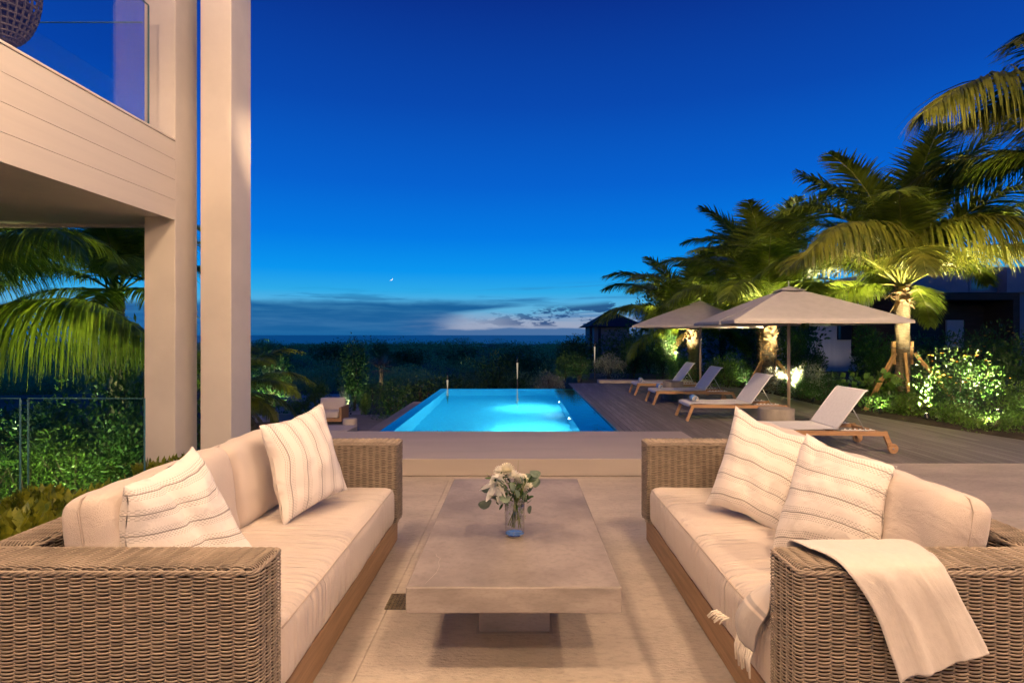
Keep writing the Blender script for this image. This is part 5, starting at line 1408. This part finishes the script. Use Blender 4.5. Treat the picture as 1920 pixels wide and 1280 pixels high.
uplight(6.0, 14.9, .02, (5.75, 15.5, 1.0), 14, 'spotlight under the leafy bush by the far parasol', (.95, 1, .6), 100)
uplight(7.25, 9.25, .04, (7.6, 10.1, .9), 11, 'spotlight at the deck edge by the feathery bush', (1, .95, .65), 100)
uplight(7.4, 7.95, .04, (7.9, 8.7, .8), 16, 'spotlight under the bush at the right edge', (.95, 1, .6), 110)
uplight(-5.3, 5.75, -.62, (-5.6, 7.2, .0), 60, 'spotlight low behind the glass balustrade', (.8, 1, .42), 110)
uplight(-4.7, 5.75, -.62, (-5.0, 7.8, .3), 44, 'spotlight behind the balustrade near the corner column', (.8, 1, .42), 110)
uplight(-6.3, 8.4, -1.3, (-6.3, 8.3, 2.2), 160, 'spotlight washing the long left fronds', (1, .95, .42), 52)
uplight(-8.4, 9.6, -1.4, (-8.2, 9.5, 2.5), 90, 'spotlight added between the two left palms to boost their green', (.7, 1, .42), 62)  # added lamp, lifts the green of both palms
uplight(5.95, 11.5, .04, (6.5, 12.3, .8), 4, 'spotlight under the silvery bush by the near parasol pole', (.95, 1, .6), 110)
uplight(6.2, 9.75, .05, (6.6, 10.6, .8), 14, 'spotlight under the broad leaved plant', (.95, 1, .6), 110)
uplight(6.75, 8.15, .05, (7.4, 9.2, .8), 12, 'spotlight before the orange blossoms', (1, .95, .65), 110)
uplight(1.9, 17.2, .0, (1.6, 18.2, .6), 18, 'spotlight under the silvery bushes past the pool', (1, .95, .75), 110)
uplight(-7.6, 10.9, -1.6, (-8.0, 11.6, 2.5), 120, 'spotlight below the dark left palm', (.8, 1, .5), 90)
uplight(-5.7, 12.0, -1.7, (-6.2, 12.8, .5), 25, 'spotlight below the low palm by the column', (1, .9, .5), 90)
uplight(-9.6, 21.6, -1.7, (-9.9, 23.0, .2), 90, 'spotlight before the large rounded bush', (.8, 1, .5), 100)
uplight(-6.6, 22.4, -1.75, (-6.9, 24.0, .5), 50, 'spotlight before the tall upright bush', (.8, 1, .5), 100)
uplight(-4.0, 19.0, -1.7, (-4.4, 20.6, 0), 26, 'spotlight below the bush beside the overflow ledge', (.7, 1, .55), 110)
uplight(14.2, 24.4, -.2, (14.6, 26.0, 2.0), 9, 'spotlight added to brighten the grey panel wall', (1, .9, .8), 110)  # added lamp, lightens the distant panels
uplight(-7.3, 28.3, -1.9, (-7.1, 29.5, .5), 26, 'spotlight added to make the fan palm show', (1, .85, .6), 90)  # added lamp, the palm is lost in the dark without it
uplight(-7.7, 21.3, -1.75, (-8.0, 22.6, -.6), 24, 'spotlight added to brighten the lime bush by the armchair', (.9, 1, .5), 110)  # added lamp, brings the low bush out of the dark
uplight(-4.9, 20.9, -1.75, (-5.6, 22.0, -.9), 14, 'spotlight under the small lime bush by the drum table', (.9, 1, .5), 110)
uplight(-4.6, 24.6, -1.85, (-4.4, 26.5, .0), 40, 'spotlight in the dark bushes left of the pool', (.85, 1, .6), 120)
uplight(-8.4, 25.2, -1.9, (-7.6, 27.5, -.2), 40, 'spotlight below the brown bush', (.95, 1, .6), 120)
uplight(-10.9, 20.4, -1.75, (-11.0, 22.5, .4), 45, 'spotlight left of the large rounded bush', (.85, 1, .5), 110)
